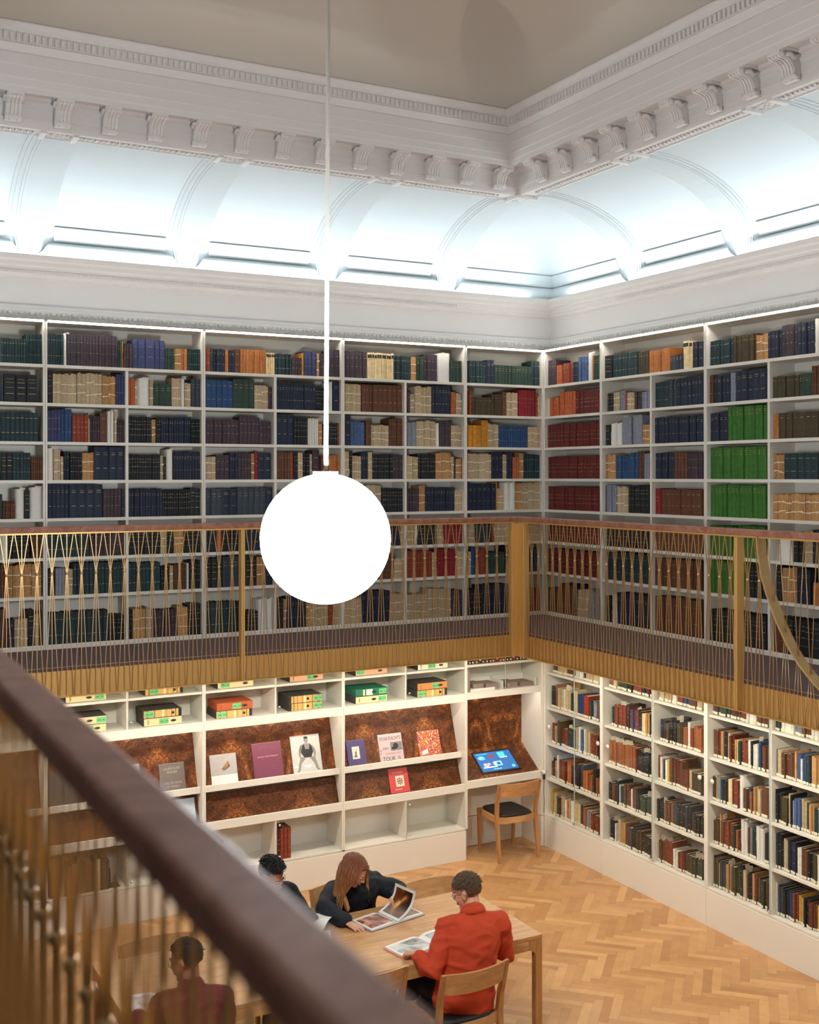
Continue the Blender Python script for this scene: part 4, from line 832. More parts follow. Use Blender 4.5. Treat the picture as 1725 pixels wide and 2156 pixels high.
for q in allb:
    side, x = q['side'], q['x']; low = q['row'] >= 10
    dep = rb.uniform(.032, .045) if not low else rb.uniform(.05, .075); d = (rb.uniform(.19, .20) if not low else rb.uniform(.16, .21))
    if side == 'L': loc = (x, dep, q['z']); rz = 0
    else: loc = (dep, -x, q['z']); rz = -PI / 2
    if q['kind'] in ('volume', 'book') and q['area'] < lim[q['kind']]:
        book_into(rest[q['kind']], q['w'], q['h'], d, q['code'], Matrix.Translation(loc) @ Matrix.Rotation(rz, 4, 'Z'), low)
        if low: 
            r_ = rest['book']; M = Matrix.Translation(loc) @ Matrix.Rotation(rz, 4, 'Z'); hw = q['w'] / 2 - .0012
            r_.box(-hw, hw, -.0058, -.0040, .006, .006 + min(.022, max(.012, q['w'])), 3, M=M)
        continue
    b = MB(); I = Matrix.Identity(4)
    name = {'volume': 'bound_volume', 'book': 'book', 'bundle': 'pamphlet_bundle', 'parcel': 'wrapped_volume'}[q['kind']]
    if q['kind'] in ('volume', 'book'):
        book_into(b, q['w'], q['h'], d, q['code'], I, low); o = link(name, b.mesh(name, BOOKM), None, loc, rz)
        if low:
            l_ = MB(); shelf_label(l_, q['w'], I); link('spine_label', l_.mesh('spine_label', LABELW), o)
    elif q['kind'] == 'bundle':
        bundle_into(b, q['w'] - .001, q['h'], d, q['code'], I, q['per']); o = link(name, b.mesh(name, BOOKM), None, loc, rz)
        for tz in (.30, .64): l_ = MB(); tapes(l_, q['w'] - .001, q['h'], d, I, tz); link('cotton_tape', l_.mesh('cotton_tape', TAPE), o)
    else:
        parcel_into(b, q['w'], q['h'], d, I, x * 7); o = link(name, b.mesh(name, TISS), None, loc, rz)
    tag(o, q['lab'], 'book' if q['kind'] != 'bundle' else 'bundle', q['lab'].replace(',', ' on the', 1) if q['n'] > 1 else None)
tag(link('bound_volumes', rest['volume'].mesh('bound_volumes', BOOKM)), 'further dark cloth-bound volumes filling the gallery shelves', 'books', kind='stuff')
tag(link('books', rest['book'].mesh('books', BOOKM + [LABELW])), 'further books with white shelf labels behind the glass doors', 'books', kind='stuff')
# paper slips sticking out of the glazed books
sl = MB(); r8 = random.Random(3)
slips = [(11, 1.20, .23, 3), (11, 1.46, .22, 1), (11, 2.01, .235, 2), (11, 3.02, .24, 1), (12, 1.05, .235, 9), (12, 1.55, .22, 2), (13, .5, .20, 1), (13, 1.13, .21, 2), (13, 1.60, .20, 1), (13, 1.83, .20, 1), (14, 1.10, .22, 2), (14, 1.80, .215, 4), (14, 2.26, .19, 3), (14, 2.66, .25, 2), (14, 2.86, .27, 2), (13, 2.6, .25, 1), (11, .3, .24, 2), (12, .35, .21, 1)]
for row, x, h, n in slips:
    z = (LZ + [-2.157])[row - 10] + .012 + h
    for k in range(n):
        b = MB(); b.box(-.001, .001, 0, .045, -.02, .03 + r8.uniform(-.008, .012), M=Matrix.Rotation(r8.uniform(-.35, .35), 4, 'X'))
        o = b.build('paper_slip', LABELW, None, (.075, -(x + k * .036), z), -PI / 2)
        tag(o, 'white paper slip standing up from a book on the %s glazed shelf' % ORD[row - 10], 'paper slip', 'white slips marking books on the %s glazed shelf' % ORD[row - 10])

# ------------------------------------------------------------------ box files on the display cabinets
BGREY = mat('mottled_board', lin(70, 66, 60), .8, var=.35, vscale=120); BORANGE = mat('orange_board', lin(178, 88, 48), .7, var=.15, vscale=60); BTEAL = mat('teal_board', lin(20, 112, 84), .6, var=.1, vscale=60)
PCREAM = mat('cream_spine', lin(226, 204, 156), .7, var=.06, vscale=30); PTAN = mat('printed_spine', lin(214, 168, 96), .7, var=.12, vscale=40); PORG = mat('orange_spine', lin(226, 136, 70), .7, var=.06); PPEACH = mat('peach_spine', lin(226, 168, 132), .7, var=.06); GREENL = mat('green_label', lin(112, 190, 122), .7); DARKP = mat('dark_print', lin(38, 34, 30), .7)
def box_file(x, z, shell, face, txt, lx, style, lab, w_=.35, h=.070, dz=.0):
    t = empty('box_file', (x, .05, z), r8.uniform(-.01, .01), lab, 'box file')
    b = MB(); b.box(0, w_, .001, .27, 0, h, bev=.002); b.build('box', shell, t)
    b = MB(); b.box(.003, w_ - .003, -.0015, .0005, .003, h - .003, 0)
    if style == 'marbled':
        for q, ww, mi in ((.03, .012, 1), (.10, .006, 1), (.17, .018, 2), (.205, .004, 1), (.255, .005, 1), (.29, .008, 1), (.32, .028, 3)): b.box(w_ - q - ww if lx > .2 else q, (w_ - q - ww if lx > .2 else q) + ww, -.0022, -.0014, .003, h - .003, mi)
    elif style == 'banded':
        for q, ww, mi in ((.05, .004, 1), (.062, .004, 1), (.08, .02, 2), (.115, .07, 4)): b.box(q, q + ww, -.0022, -.0014, .006, h - .006, mi)
    else:
        for q in (.035, .042): b.box(q, q + .004, -.0022, -.0014, .015, h - .015, 1)
    b.build('spine_paper', [face, mat('spine_print', lin(120, 86, 50), .7), mat('spine_strip', lin(236, 216, 170), .7), DARKP, LABELW], t)
    b = MB(); b.box(lx, lx + .085, -.0032, -.0022, h * .14, h * .86); lb = b.build('number_label', GREENL, t)
    textmesh('lettering', txt, .024, DARKP, lb, Matrix.Translation((lx + .006, -.0034, h * .36)) @ FACE_Y, sx=.9)
    rx = .27 if lx < .2 else .20
    b = MB(); M = Matrix.Translation((rx, -.002, h / 2)) @ Matrix.Rotation(PI / 2, 4, 'X')
    if style in ('marbled',): b.lathe([(0, .003), (.011, .003), (.013, 0), (.013, -.001)], n=16, M=M)
    else: b.sphere((0, 0, .002), (.026, .011, .005), 14, 6, M=M)
    b.build('finger_ring', BLACK, t)
Z1, Z2 = -.7785, -.5025
box_file(-2.205, Z1, BGREY, PCREAM, 'XRL 113', .25, 'plain', 'cream-spined box file under the teal one on the display cabinet')
box_file(-2.203, Z1 + .071, BTEAL, BTEAL, 'XRL 112', .255, 'banded', 'teal green box file on top of a cream-spined one')
box_file(-1.517, Z1, BGREY, PTAN, 'XRL 110', .012, 'marbled', 'grey box file with printed spine under the orange-spined one at right')
box_file(-1.513, Z1 + .071, BGREY, PORG, 'XRL 109', .17, 'plain', 'grey box file with plain orange spine, topmost of the right-hand pair')
box_file(-3.628, Z1, BGREY, PTAN, 'XRL 104', .012, 'marbled', 'grey box file with marbled spine under the orange box')
box_file(-3.622, Z1 + .071, BORANGE, BORANGE, 'XRL 103', .15, 'plain', 'orange box file stacked on a grey marbled-spine box')
box_file(-2.912, Z1, BGREY, PTAN, 'XRL 108', .262, 'marbled', 'lower of two matching marbled-spine box files, second cabinet')
box_file(-2.914, Z1 + .071, BGREY, PTAN, 'XRL 107', .262, 'marbled', 'upper of two matching marbled-spine box files, second cabinet')
box_file(-4.302, Z1, BGREY, PCREAM, 'XRL 100', .14, 'plain', 'cream-spined box file under the one numbered 99')
box_file(-4.305, Z1 + .071, BGREY, PTAN, 'XRL 99', .012, 'marbled', 'grey box file numbered 99 on top of a cream-spined one')
box_file(-4.983, Z1, BGREY, PCREAM, 'XRL 96', .15, 'plain', 'cream-spined box file beside the blurred handrail, lower one')
box_file(-4.980, Z1 + .071, BGREY, PCREAM, 'XRL 95', .26, 'plain', 'red-edged box file numbered 95 beside the blurred handrail')
for x, sh, fc_, tx, lx, st, lb in ((-4.985, BGREY, PCREAM, 'XRL 94', .25, 'plain', 'cream-spined box file half hidden below the brass edge, leftmost'), (-4.29, BGREY, PTAN, 'XRL 98', .04, 'marbled', 'marbled-spine box file half hidden below the brass edge, second from left'),
                                  (-3.615, BGREY, PCREAM, 'XRL 102', .03, 'plain', 'cream-spined box file half hidden under the brass post'), (-2.90, BGREY, PPEACH, 'XRL 106', .18, 'plain', 'peach-spined box file half hidden below the brass edge, labelled mid-spine'),
                                  (-2.205, BGREY, PPEACH, 'XRL 111', .01, 'plain', 'peach-spined box file half hidden below the brass edge, labelled at left'), (-1.51, BGREY, LABELW, 'XRL 105', .12, 'plain', 'white-spined box file half hidden below the brass edge, nearest the corner')):
    box_file(x, Z2, sh, fc_, tx, lx, st, lb)

# ------------------------------------------------------------------ books on the burl panels
def panel_matrix(pa, pb, x, s0):
    (y0, z0), (y1, z1) = pa, pb; d = Vector((0, y1 - y0, z1 - z0)).normalized()      # down the slope
    up = -d; n_ = Vector((0, -up.z, up.y)); n_ = n_ if n_.y < 0 else -n_
    X = Vector((1, 0, 0)); o = Vector((x, y0, z0)) + d * s0
    return Matrix(((X.x, up.x, n_.x, o.x), (X.y, up.y, n_.y, o.y), (X.z, up.z, n_.z, o.z), (0, 0, 0, 1)))
FILM = glassmat('shrink_wrap', (.985, .985, .985)); _t = FILM.node_tree; _g = next(n for n in _t.nodes if n.type == 'BSDF_GLOSSY'); _g.inputs['Roughness'].default_value = .15
_l = next(n for n in _t.nodes if n.type == 'MATH'); _l.inputs[1].default_value = .30
_n = _t.nodes.new('ShaderNodeTexNoise'); _n.inputs['Scale'].default_value = 9; _n.inputs['Distortion'].default_value = 2.0; _c = _t.nodes.new('ShaderNodeTexCoord'); _t.links.new(_c.outputs['Object'], _n.inputs['Vector'])
_b = _t.nodes.new('ShaderNodeBump'); _b.inputs['Distance'].default_value = .05; _t.links.new(_n.outputs['Fac'], _b.inputs['Height']); _t.links.new(_b.outputs[0], _g.inputs['Normal'])
def panel_book(pa, pb, x, s1, w_, h, th, col, lab, wrap=True, draw=None, rough=.4, edge=(226, 220, 208)):
    M = panel_matrix(pa, pb, x, s1) ; t = empty('display_book', (0, 0, 0), 0, lab, 'book')
    b = MB(); b.box(0, w_, 0, h, th * .0 + .0005, th, bev=.001, M=M, mi=0); cov = b.build('cover', mat('cover_stock', lin(*col), rough, var=.03), t)
    b = MB(); b.box(.002, w_ - .002, h - .001, h + .0008, .002, th - .002, M=M); b.build('pages', mat('page_edge', lin(*edge), .8), t)
    if draw: draw(M @ Matrix.Translation((0, 0, th + .0004)), cov, w_, h)
    if wrap:
        rows = []
        for i in range(15):
            rows.append([M @ Vector((-.002 + (w_ + .004) * j / 12, -.001 + (h + .003) * i / 14, th + .0018 + .0012 * noise.noise(Vector((i * .5 + x, j * .6, 0))))) for j in range(13)])
        b = MB(); b.grid(rows); b.build('film', FILM, t)
    return t
def shape(M, pts, m, par, z=0.0, nm='print'):
    b = MB(); n = len(pts); b.add([M @ Vector((p, q, z)) for p, q in pts] , [tuple(range(n))]); return b.build(nm, m, par, fix=False)
def poly_group(M, polys, m, par, z=0.0, nm='print'):
    b = MB()
    for pts in polys: b.add([M @ Vector((p, q, z)) for p, q in pts], [tuple(range(len(pts)))])
    return b.build(nm, m, par, fix=False)
def R_(x0, y0, x1, y1): return [(x0, y0), (x1, y0), (x1, y1), (x0, y1)]
def ell(cx, cy, rx, ry, a=0, n=14): return [(cx + rx * math.cos(2 * PI * k / n) * math.cos(a) - ry * math.sin(2 * PI * k / n) * math.sin(a), cy + rx * math.cos(2 * PI * k / n) * math.sin(a) + ry * math.sin(2 * PI * k / n) * math.cos(a)) for k in range(n)]
INKK = mat('black_ink', lin(40, 38, 38), .6); INKG = mat('grey_ink', lin(104, 100, 98), .6); PHG = mat('photo_grey', lin(176, 168, 164), .6, var=.15, vscale=30); WHT = mat('white_ink', lin(238, 236, 232), .6)
def d_white(M, c, w_, h):
    shape(M, R_(0, h * .33, w_, h), PHG, c); poly_group(M, [ell(.15, .175, .04, .014, .7), ell(.125, .155, .02, .010, .2), ell(.17, .205, .012, .010, .3)], mat('swimmer_tone', lin(170, 118, 74), .6), c, .0003)
    poly_group(M, [ell(.155, .155, .045, .010, .5), ell(.175, .185, .012, .026, .3)], INKG, c, .0002)
def d_purp(M, c, w_, h): textmesh('lettering', 'ELLEN CARTWRIGHT', .022, mat('rose_ink', lin(204, 150, 140), .5), c, M @ Matrix.Translation((.05, h * .60, .0003)))
def d_fig(M, c, w_, h):
    shape(M, R_(.004, .004, w_ - .004, h - .004), mat('pale_photo', lin(200, 196, 190), .6, var=.12, vscale=25), c)
    sk = mat('skin_grey', lin(140, 134, 130), .6)
    poly_group(M, [ell(.16, .322, .023, .030), [(.095, .275), (.14, .292), (.19, .290), (.225, .262), (.232, .21), (.205, .165), (.12, .165), (.085, .215)],
                   [(.095, .275), (.078, .24), (.070, .19), (.082, .15), (.098, .152), (.090, .19), (.105, .235)], [(.225, .262), (.246, .23), (.252, .185), (.238, .15), (.224, .155), (.232, .19), (.216, .225)],
                   [(.125, .165), (.088, .16), (.062, .10), (.050, .045), (.034, .030), (.055, .024), (.072, .040), (.088, .10), (.135, .145)], [(.20, .165), (.235, .155), (.252, .10), (.262, .05), (.282, .030), (.252, .026), (.240, .045), (.222, .10), (.185, .145)]], sk, c, .0003)
    poly_group(M, [[(.115, .270), (.135, .285), (.145, .235), (.185, .235), (.192, .284), (.212, .262), (.222, .21), (.198, .155), (.13, .155), (.098, .205)], ell(.16, .345, .023, .012)], INKK, c, .0005)
    poly_group(M, [R_(.01, .07, .055, .085), R_(.11, .075, .19, .088), ell(.16, .07, .03, .008)], WHT, c, .0002)
def d_viol(M, c, w_, h):
    shape(M, R_(.055, .08, .135, .20), mat('cream_plate', lin(222, 212, 192), .6), c); poly_group(M, [R_(.085, .10, .10, .15), R_(.097, .12, .103, .175), ell(.09, .105, .02, .01)], INKG, c, .0002)
def d_poster(M, c, w_, h):
    textmesh('lettering', "SYLVIA PLACHY'S", .052, INKK, c, M @ Matrix.Translation((.012, h - .062, .0003)), sx=.60)
    textmesh('lettering', 'UNGUIDED TOUR', .024, mat('red_ink', lin(150, 90, 90), .6), c, M @ Matrix.Translation((.07, .082, .0003)), sx=.85)
    textmesh('lettering', 'TOUR', .060, INKK, c, M @ Matrix.Translation((.030, .018, .0003)), sx=.85); textmesh('lettering', 'SL', .040, INKK, c, M @ Matrix.Translation((.20, .030, .0003)), sx=.9)
    textmesh('lettering', 'ED\nA', .030, INKK, c, M @ Matrix.Translation((.006, .115, .0003)), sx=.8); textmesh('lettering', 'there', .042, INKK, c, M @ Matrix.Translation((.045, .132, .0003)), sx=.7)
    shape(M, R_(.13, .115, .262, .20), mat('photo_mid', lin(120, 114, 112), .6, var=.5, vscale=60), c, .0001); poly_group(M, [ell(.19, .16, .03, .03), ell(.17, .14, .03, .015)], INKK, c, .0002)
def d_mosaic(M, c, w_, h):
    cs = [(214, 84, 40), (228, 140, 50), (176, 60, 90), (70, 70, 130), (236, 210, 190), (120, 40, 50)]; g = [[] for _ in cs]; r_ = random.Random(2); s_ = .0126
    for i in range(int(w_ / s_)):
        for j in range(int(h / s_)): g[r_.choice([0, 0, 1, 1, 2, 3, 4, 5])].append(R_(i * s_ + .001, j * s_ + .001, i * s_ + s_ - .001, j * s_ + s_ - .001))
    for q, cc in zip(g, cs): poly_group(M, q, mat('tile_ink', lin(*cc), .5), c, .0001)
    shape(M, [(.03, .03), (.10, .045), (.10, .085), (.03, .07)], WHT, c, .0004)
def d_red(M, c, w_, h):
    shape(M, R_(.07, .06, .165, .165), mat('cream_plate', lin(236, 222, 196), .6), c)
    rd = mat('maroon_ink', lin(150, 60, 56), .6)
    poly_group(M, [ell(.1175 + .026 * math.cos(k * PI / 4), .1125 + .026 * math.sin(k * PI / 4), .012, .007, k * PI / 4) for k in range(8)], rd, c, .0002); poly_group(M, [ell(.1175, .1125, .012, .012)], INKG, c, .0003)
    textmesh('lettering', 'Penny Red Stars', .022, WHT, c, M @ Matrix.Translation((.04, .192, .0003)), sx=.85); textmesh('lettering', 'Perspectives', .018, WHT, c, M @ Matrix.Translation((.055, .03, .0003)), sx=.85)
def d_grey(M, c, w_, h):
    s_ = mat('silver_ink', lin(170, 160, 150), .5)
    textmesh('lettering', 'LAURA RUBY\nFRAMER', .032, s_, c, M @ Matrix.Translation((w_ / 2, h * .78, .0003)), align='CENTER', sx=.85); textmesh('lettering', 'THE NOTION\nOF FAMILY', .032, s_, c, M @ Matrix.Translation((w_ / 2, h * .28, .0003)), align='CENTER', sx=.85)
def d_sky(M, c, w_, h): shape(M, R_(0, 0, w_, h * .14), PHG, c); poly_group(M, [R_(.01 + k * .02, h * .12, .018 + k * .02, h * (.15 + .03 * (k % 3))) for k in range(int(w_ / .02) - 1)], INKG, c, .0002)
panel_book(PA, PB, -4.123, .519, .235, .26, .012, (112, 98, 90), 'grey shrink-wrapped book with silver lettering next to the blurred handrail', draw=d_grey)
panel_book(PA, PB, -4.46, .519, .16, .29, .012, (150, 148, 146), 'pale grey wrapped book almost hidden by the blurred handrail')
panel_book(PA, PB, -5.10, .519, .24, .30, .012, (60, 58, 56), 'dark wrapped book on the burl panel seen between near balusters')
panel_book(PA, PB, -3.64, .519, .257, .285, .010, (226, 224, 220), 'white book with a photo of a swimmer, shrink-wrapped', draw=d_white)
panel_book(PA, PB, -3.222, .519, .297, .342, .016, (118, 56, 78), 'large mauve shrink-wrapped book, middle of three on its panel', draw=d_purp)
panel_book(PA, PB, -2.822, .519, .302, .370, .014, (206, 202, 196), 'large book with a grey photo of a bending figure in dark leotard', draw=d_fig)
panel_book(PA, PB, -2.242, .519, .20, .262, .018, (70, 52, 106), 'violet wrapped book with a small cream picture', draw=d_viol)
panel_book(PA, PB, -1.884, .519, .268, .284, .008, (196, 172, 172), 'pinkish book cover printed like a poster with big black letters', False, d_poster)
panel_book(PA, PB, -1.437, .519, .255, .268, .012, (224, 120, 60), 'wrapped book with an orange and blue mosaic cover', draw=d_mosaic)
panel_book(QA, QB, -1.806, .243, .217, .241, .010, (206, 62, 56), 'red leaflet-like book standing alone on the lower burl panel', draw=d_red)
panel_book(QA, QB, -4.05, .243, .24, .232, .008, (206, 216, 226), 'pale blue picture book on a lower panel beside the handrail', draw=d_sky, wrap=False)

# ------------------------------------------------------------------ loose volumes in the bottom cubbies and the desk shelves
def loose(x, z, w_, h, code, lab, g=None, y=.02, d=.19, low=False, lean=0):
    b = MB(); book_into(b, w_, h, d, code, Matrix.Identity(4), low); o = link('bound_volume' if not low else 'book', b.mesh('volume', BOOKM), None, (x, y, z), 0); o.rotation_euler = (0, lean, 0); return tag(o, lab, 'book', g)
for k in range(4): loose(-3.024 + k * .037, -2.1645, .034, .29, 'R' if k else 'M', 'dark red tall volume in the row of four behind the glass knob', 'four dark red volumes in the cubby', y=.03)
loose(-3.70, -2.1645, .05, .28, 'E', 'grey brown volume at the left of the cubby above the dark-haired man'); loose(-3.60, -2.1645, .035, .27, 'O', 'orange-spined volume leaning in the cubby above the dark-haired man', lean=.05)
x = -5.12
for k, c in enumerate('EDCKEtKKEDCKNE'):
    w_ = .028 + .012 * (k % 3); loose(x + w_ / 2, -2.1645, w_ - .001, .25 + .012 * (k % 4), c, '%s book, %s along the bottom cubby behind the near balusters' % (CN[c], ['first', 'second', 'third', 'fourth', 'fifth', 'sixth', 'seventh', 'eighth', 'ninth', 'tenth', 'eleventh', 'twelfth', 'thirteenth', 'fourteenth'][k]), y=.03); x += w_
    if x > -4.62: break
b = MB(); b.box(0, .003, 0, .12, 0, .17, bev=.001); b.box(0, .09, 0, .12, 0, .003); tag(b.build('bookend', BLACK, None, (x + .01, .05, -2.1645)), 'black metal bookend closing the bottom row of books', 'bookend')
# books above the desk shelf (mostly hidden by the brass edge) and brochure trays
x = -.93; k = 0
while x < -.08:
    w_ = .03 + .012 * ((k * 7) % 3); c = 'EKEEPEKERRRKEERK'[k % 16]
    o = loose(x + w_ / 2, -.4895, w_ - .001, .2, c, '%s book with round white spot on the shelf above the desk, %d from its left end' % (CN[c], k + 1), y=.03, low=True)
    o['label'] = '%s book with round white spot, shelf above the desk, %s from left' % (CN[c], ['first', 'second', 'third', 'fourth', 'fifth', 'sixth', 'seventh', 'eighth', 'ninth', 'tenth', 'eleventh', 'twelfth', 'thirteenth', 'fourteenth', 'fifteenth', 'sixteenth', 'seventeenth', 'eighteenth', 'nineteenth', 'twentieth', 'last', 'last but one', 'further one', 'final one'][min(k, 23)])
    l_ = MB(); l_.lathe([(0, -.006), (.009, -.006), (.009, -.004)], n=12, M=Matrix.Translation((0, -.011 + .0, .02 + .02 * (k % 5 == 3))) @ Matrix.Rotation(-PI / 2, 4, 'X')); link('spot_label', l_.mesh('spot_label', LABELW), o)
    x += w_; k += 1
KRAFT = mat('brochure_paper', lin(150, 128, 116), .75, var=.12, vscale=30)
def brochures(x, y, w_, d, n, rz, lab):
    t = empty('brochure_stack', (x, y, -.7755), rz, lab, 'brochures')
    for k in range(n):
        b = MB(); j = r8.uniform(-.004, .004); b.box(j, w_ + j, j, d, .0005 + k * .0105, .0105 + k * .0105, bev=.001); b.build('brochure', KRAFT, t)
t = empty('brochure_tray', (-.90, .03, -.7755), 0, 'white open tray holding brochure stacks at the left of the desk shelf', 'tray')
b = MB(); b.box(0, .30, 0, .003, 0, .03); b.box(.40, .405, 0, .26, 0, .085, bev=.001); b.box(0, .40, .255, .26, 0, .10); b.build('tray', WHITE, t)
t = empty('brochure_tray', (-.47, .03, -.7755), 0, 'white open tray holding brochure stacks at the right of the desk shelf', 'tray')
b = MB(); b.box(.39, .395, 0, .26, 0, .085, bev=.001); b.box(0, .39, .255, .26, 0, .10); b.build('tray', WHITE, t)
brochures(-.86, .04, .13, .2, 7, 0, 'grey brown brochure stack, first from the left above the desk'); brochures(-.70, .05, .15, .2, 6, 0, 'grey brown brochure stack, second from the left above the desk')
brochures(-.44, .05, .14, .2, 5, 0, 'grey brown brochure stack right of the glass edge above the desk'); brochures(-.27, .05, .17, .2, 4, 0, 'grey brown brochure stack nearest the corner above the desk')
b = MB(); b.box(0, .03, 0, .2, 0, .235, bev=.001); tag(b.build('brochure_pack', KRAFT, None, (-.935, .03, -.7758)), 'tall brown pack standing at the left end above the desk', 'brochures')

# ------------------------------------------------------------------ table and chairs
t = empty('reading_table', (-3.875, -2.95, FL), 0, 'long pale oak reading table with rounded-in square legs', 'table')
TL, TW, TH = 1.445, .50, .742
b = MB(); b.box(-TL, TL, -TW, TW, TH - .028, TH, bev=.003); b.build('table_top', OAK, t)
e = .002
for s in (-1, 1):
    b = MB(); b.box(-TL + .112, TL - .112, s * (TW - e) - s * .022, s * (TW - e), TH - .098, TH - .0285); b.build('long_apron', OAK, t)
for s in (-1, 1): b = MB(); b.box(s * (TL - e) - s * .022, s * (TL - e), -TW + .112, TW - .112, TH - .098, TH - .0285); b.build('end_apron', OAKV, t)
def table_leg(sx, sy):
    b = MB(); pts = [(0, 0), (.052, 0), (.052, TH - .155)]
    for q in range(0, 91, 15): pts.append((.052 + .055 * (1 - math.cos(math.radians(q))), TH - .153 + .055 * math.sin(math.radians(q))))
    pts += [(.107, TH - .0285), (0, TH - .0285)]
    b.prism([(sx * (TL - e) - sx * p, z) for p, z in pts], 'y', sy * (TW - e), sy * (TW - e - .024))
    b.prism([(sy * (TW - e) - sy * max(p, .0245), z) for p, z in pts], 'x', sx * (TL - e), sx * (TL - e - .024))
    b.box(sx * (TL - e - .0245), sx * (TL - e - .0515), sy * (TW - e - .0245), sy * (TW - e - .0515), 0.0005, TH - .029)
    b.build('leg', OAKV, t)
for sx in (-1, 1):
    for sy in (-1, 1): table_leg(sx, sy)
def make_chair(lab):
    t = empty('dining_chair', (0, 0, FL), 0, lab, 'chair')
    def loft(pts, wx, wy, mi=0):
        b = MB(); rows = []
        for (x, y, z), a, c in zip(pts, wx, wy): rows.append([(x - a, y - c, z), (x + a, y - c, z), (x + a, y + c, z), (x - a, y + c, z), (x - a, y - c, z)])
        b.grid(rows, smooth=False); n = len(b.v); b.face([3, 2, 1, 0]); b.face([n - 5, n - 4, n - 3, n - 2]); return b
    for s in (-1, 1):
        loft([(s * .232, -.262, 0), (s * .232, -.215, .30), (s * .232, -.200, .45), (s * .234, -.212, .58), (s * .240, -.245, .70), (s * .244, -.275, .805)], [.014, .017, .017, .016, .014, .012], [.015, .020, .022, .021, .016, .012]).build('leg', OAKV, t)
        loft([(s * .205, .205, 0), (s * .210, .200, .30), (s * .213, .198, .445)], [.013, .016, .019], [.013, .016, .019]).build('leg', OAKV, t)
        b = MB(); b.prism([(s * .213, -.20), (s * .198, .20), (s * .216, .20), (s * .231, -.20)], 'z', .385, .445); b.build('side_rail', OAK, t)
    b = MB(); b.box(-.195, .195, .190, .210, .385, .445, bev=.002); b.build('front_rail', OAK, t)
    rows = []
    for i in range(13):
        u = -1 + 2 * i / 12; x = u * .215; y = -.196 - .035 * (1 - u * u); rows.append([(x, y - .01, .382), (x, y + .012, .382), (x, y + .012, .445), (x, y - .01, .445), (x, y - .01, .382)])
    b = MB(); b.grid(rows, smooth=False); b.build('back_rail', OAK, t)
    rows = []
    for i in range(17):
        u = -1 + 2 * i / 16; x = u * .250; bow = .055 * (1 - u * u); edge = .010 * (1 - abs(u)) ** .5
        y0, y1 = -.232 - bow, -.272 - bow; zt = .808; zb = .662 - .0 + (.045 * max(0, abs(u) - .86) / .14)
        rows.append([(x, y0 - .009, zb), (x, y0 + .008, zb), (x, y1 + .009, zt), (x, y1 - .007, zt), (x, y0 - .009, zb)])
    b = MB(); b.grid(rows, smooth=False); n = len(b.v); b.face([3, 2, 1, 0]); b.face([n - 5, n - 4, n - 3, n - 2]); b.build('backrest', OAK, t)
    rows = []
    for z, k in ((.446, .985), (.452, 1.0), (.462, 1.0), (.469, .97), (.472, .90)):
        r_ = []
        for i in range(41):
            a = 2 * PI * i / 40; cx, cy = math.cos(a), math.sin(a); p = 8
            rr = 1 / ((abs(cx) ** p + abs(cy) ** p) ** (1 / p)); X = cx * rr; Y = cy * rr; r_.append((X * (.198 - .0 * Y) * k * (1 + .02 * (-Y)), Y * .205 * k - .005 - (.022 * (1 - X * X) if Y < -.9 else 0), z))
        rows.append(r_)
    b = MB(); b.grid(rows); n = len(b.v); b.face(list(range(n - 41, n - 1))); b.face(list(range(39, -1, -1))); b.build('seat_pad', SEATF, t)
    return t
ch = make_chair('oak chair with black seat pad standing at the corner desk')
ch.location = (-.485, -.005, FL); ch.rotation_euler = (0, 0, -.04)
for x, y, rz, lab in ((-2.72, -2.58, PI, 'empty oak chair pushed in at the far side, right end of the table'), (-3.33, -2.31, PI + .05, 'oak chair the red-haired woman sits on'), (-3.98, -2.30, PI, 'oak chair the dark-haired man in black sits on'),
                      (-4.88, -2.66, PI, 'empty oak chair at the far left of the table, seen through balusters'), (-3.21, -3.54, 0.03, 'oak chair the man in the orange-red shirt sits on'), (-3.79, -3.28, -.12, 'empty oak chair tucked under the near side beside the orange-red shirt'), (-5.02, -3.60, .02, 'oak chair the person in maroon sits on')):
    copy_tree(ch, (x, y, FL), rz, label=lab)

# ------------------------------------------------------------------ open books and papers on the table
TT = FL + TH + .0005
PAGE = mat('art_paper', lin(232, 228, 222), .45)
def photomat(name, cs, sc, dist=2.0, rough=.35):
    N = NT(name); tc = N.n('ShaderNodeTexCoord'); nz = N.n('ShaderNodeTexNoise', ins={'Scale': sc, 'Detail': 4.0, 'Distortion': dist}); N.l(tc.outputs['Object'], nz.inputs['Vector'])
    cr = N.n('ShaderNodeValToRGB'); E = cr.color_ramp.elements; E[0].position = .32; E[0].color = (*lin(*cs[0]), 1); E[1].position = .72; E[1].color = (*lin(*cs[-1]), 1)
    for i, c in enumerate(cs[1:-1]): e = E.new(.32 + .4 * (i + 1) / (len(cs) - 1)); e.color = (*lin(*c), 1)
    N.l(nz.outputs['Fac'], cr.inputs[0]); N.l(cr.outputs[0], N.b.inputs['Base Color']); N.b.inputs['Roughness'].default_value = rough; return N.m
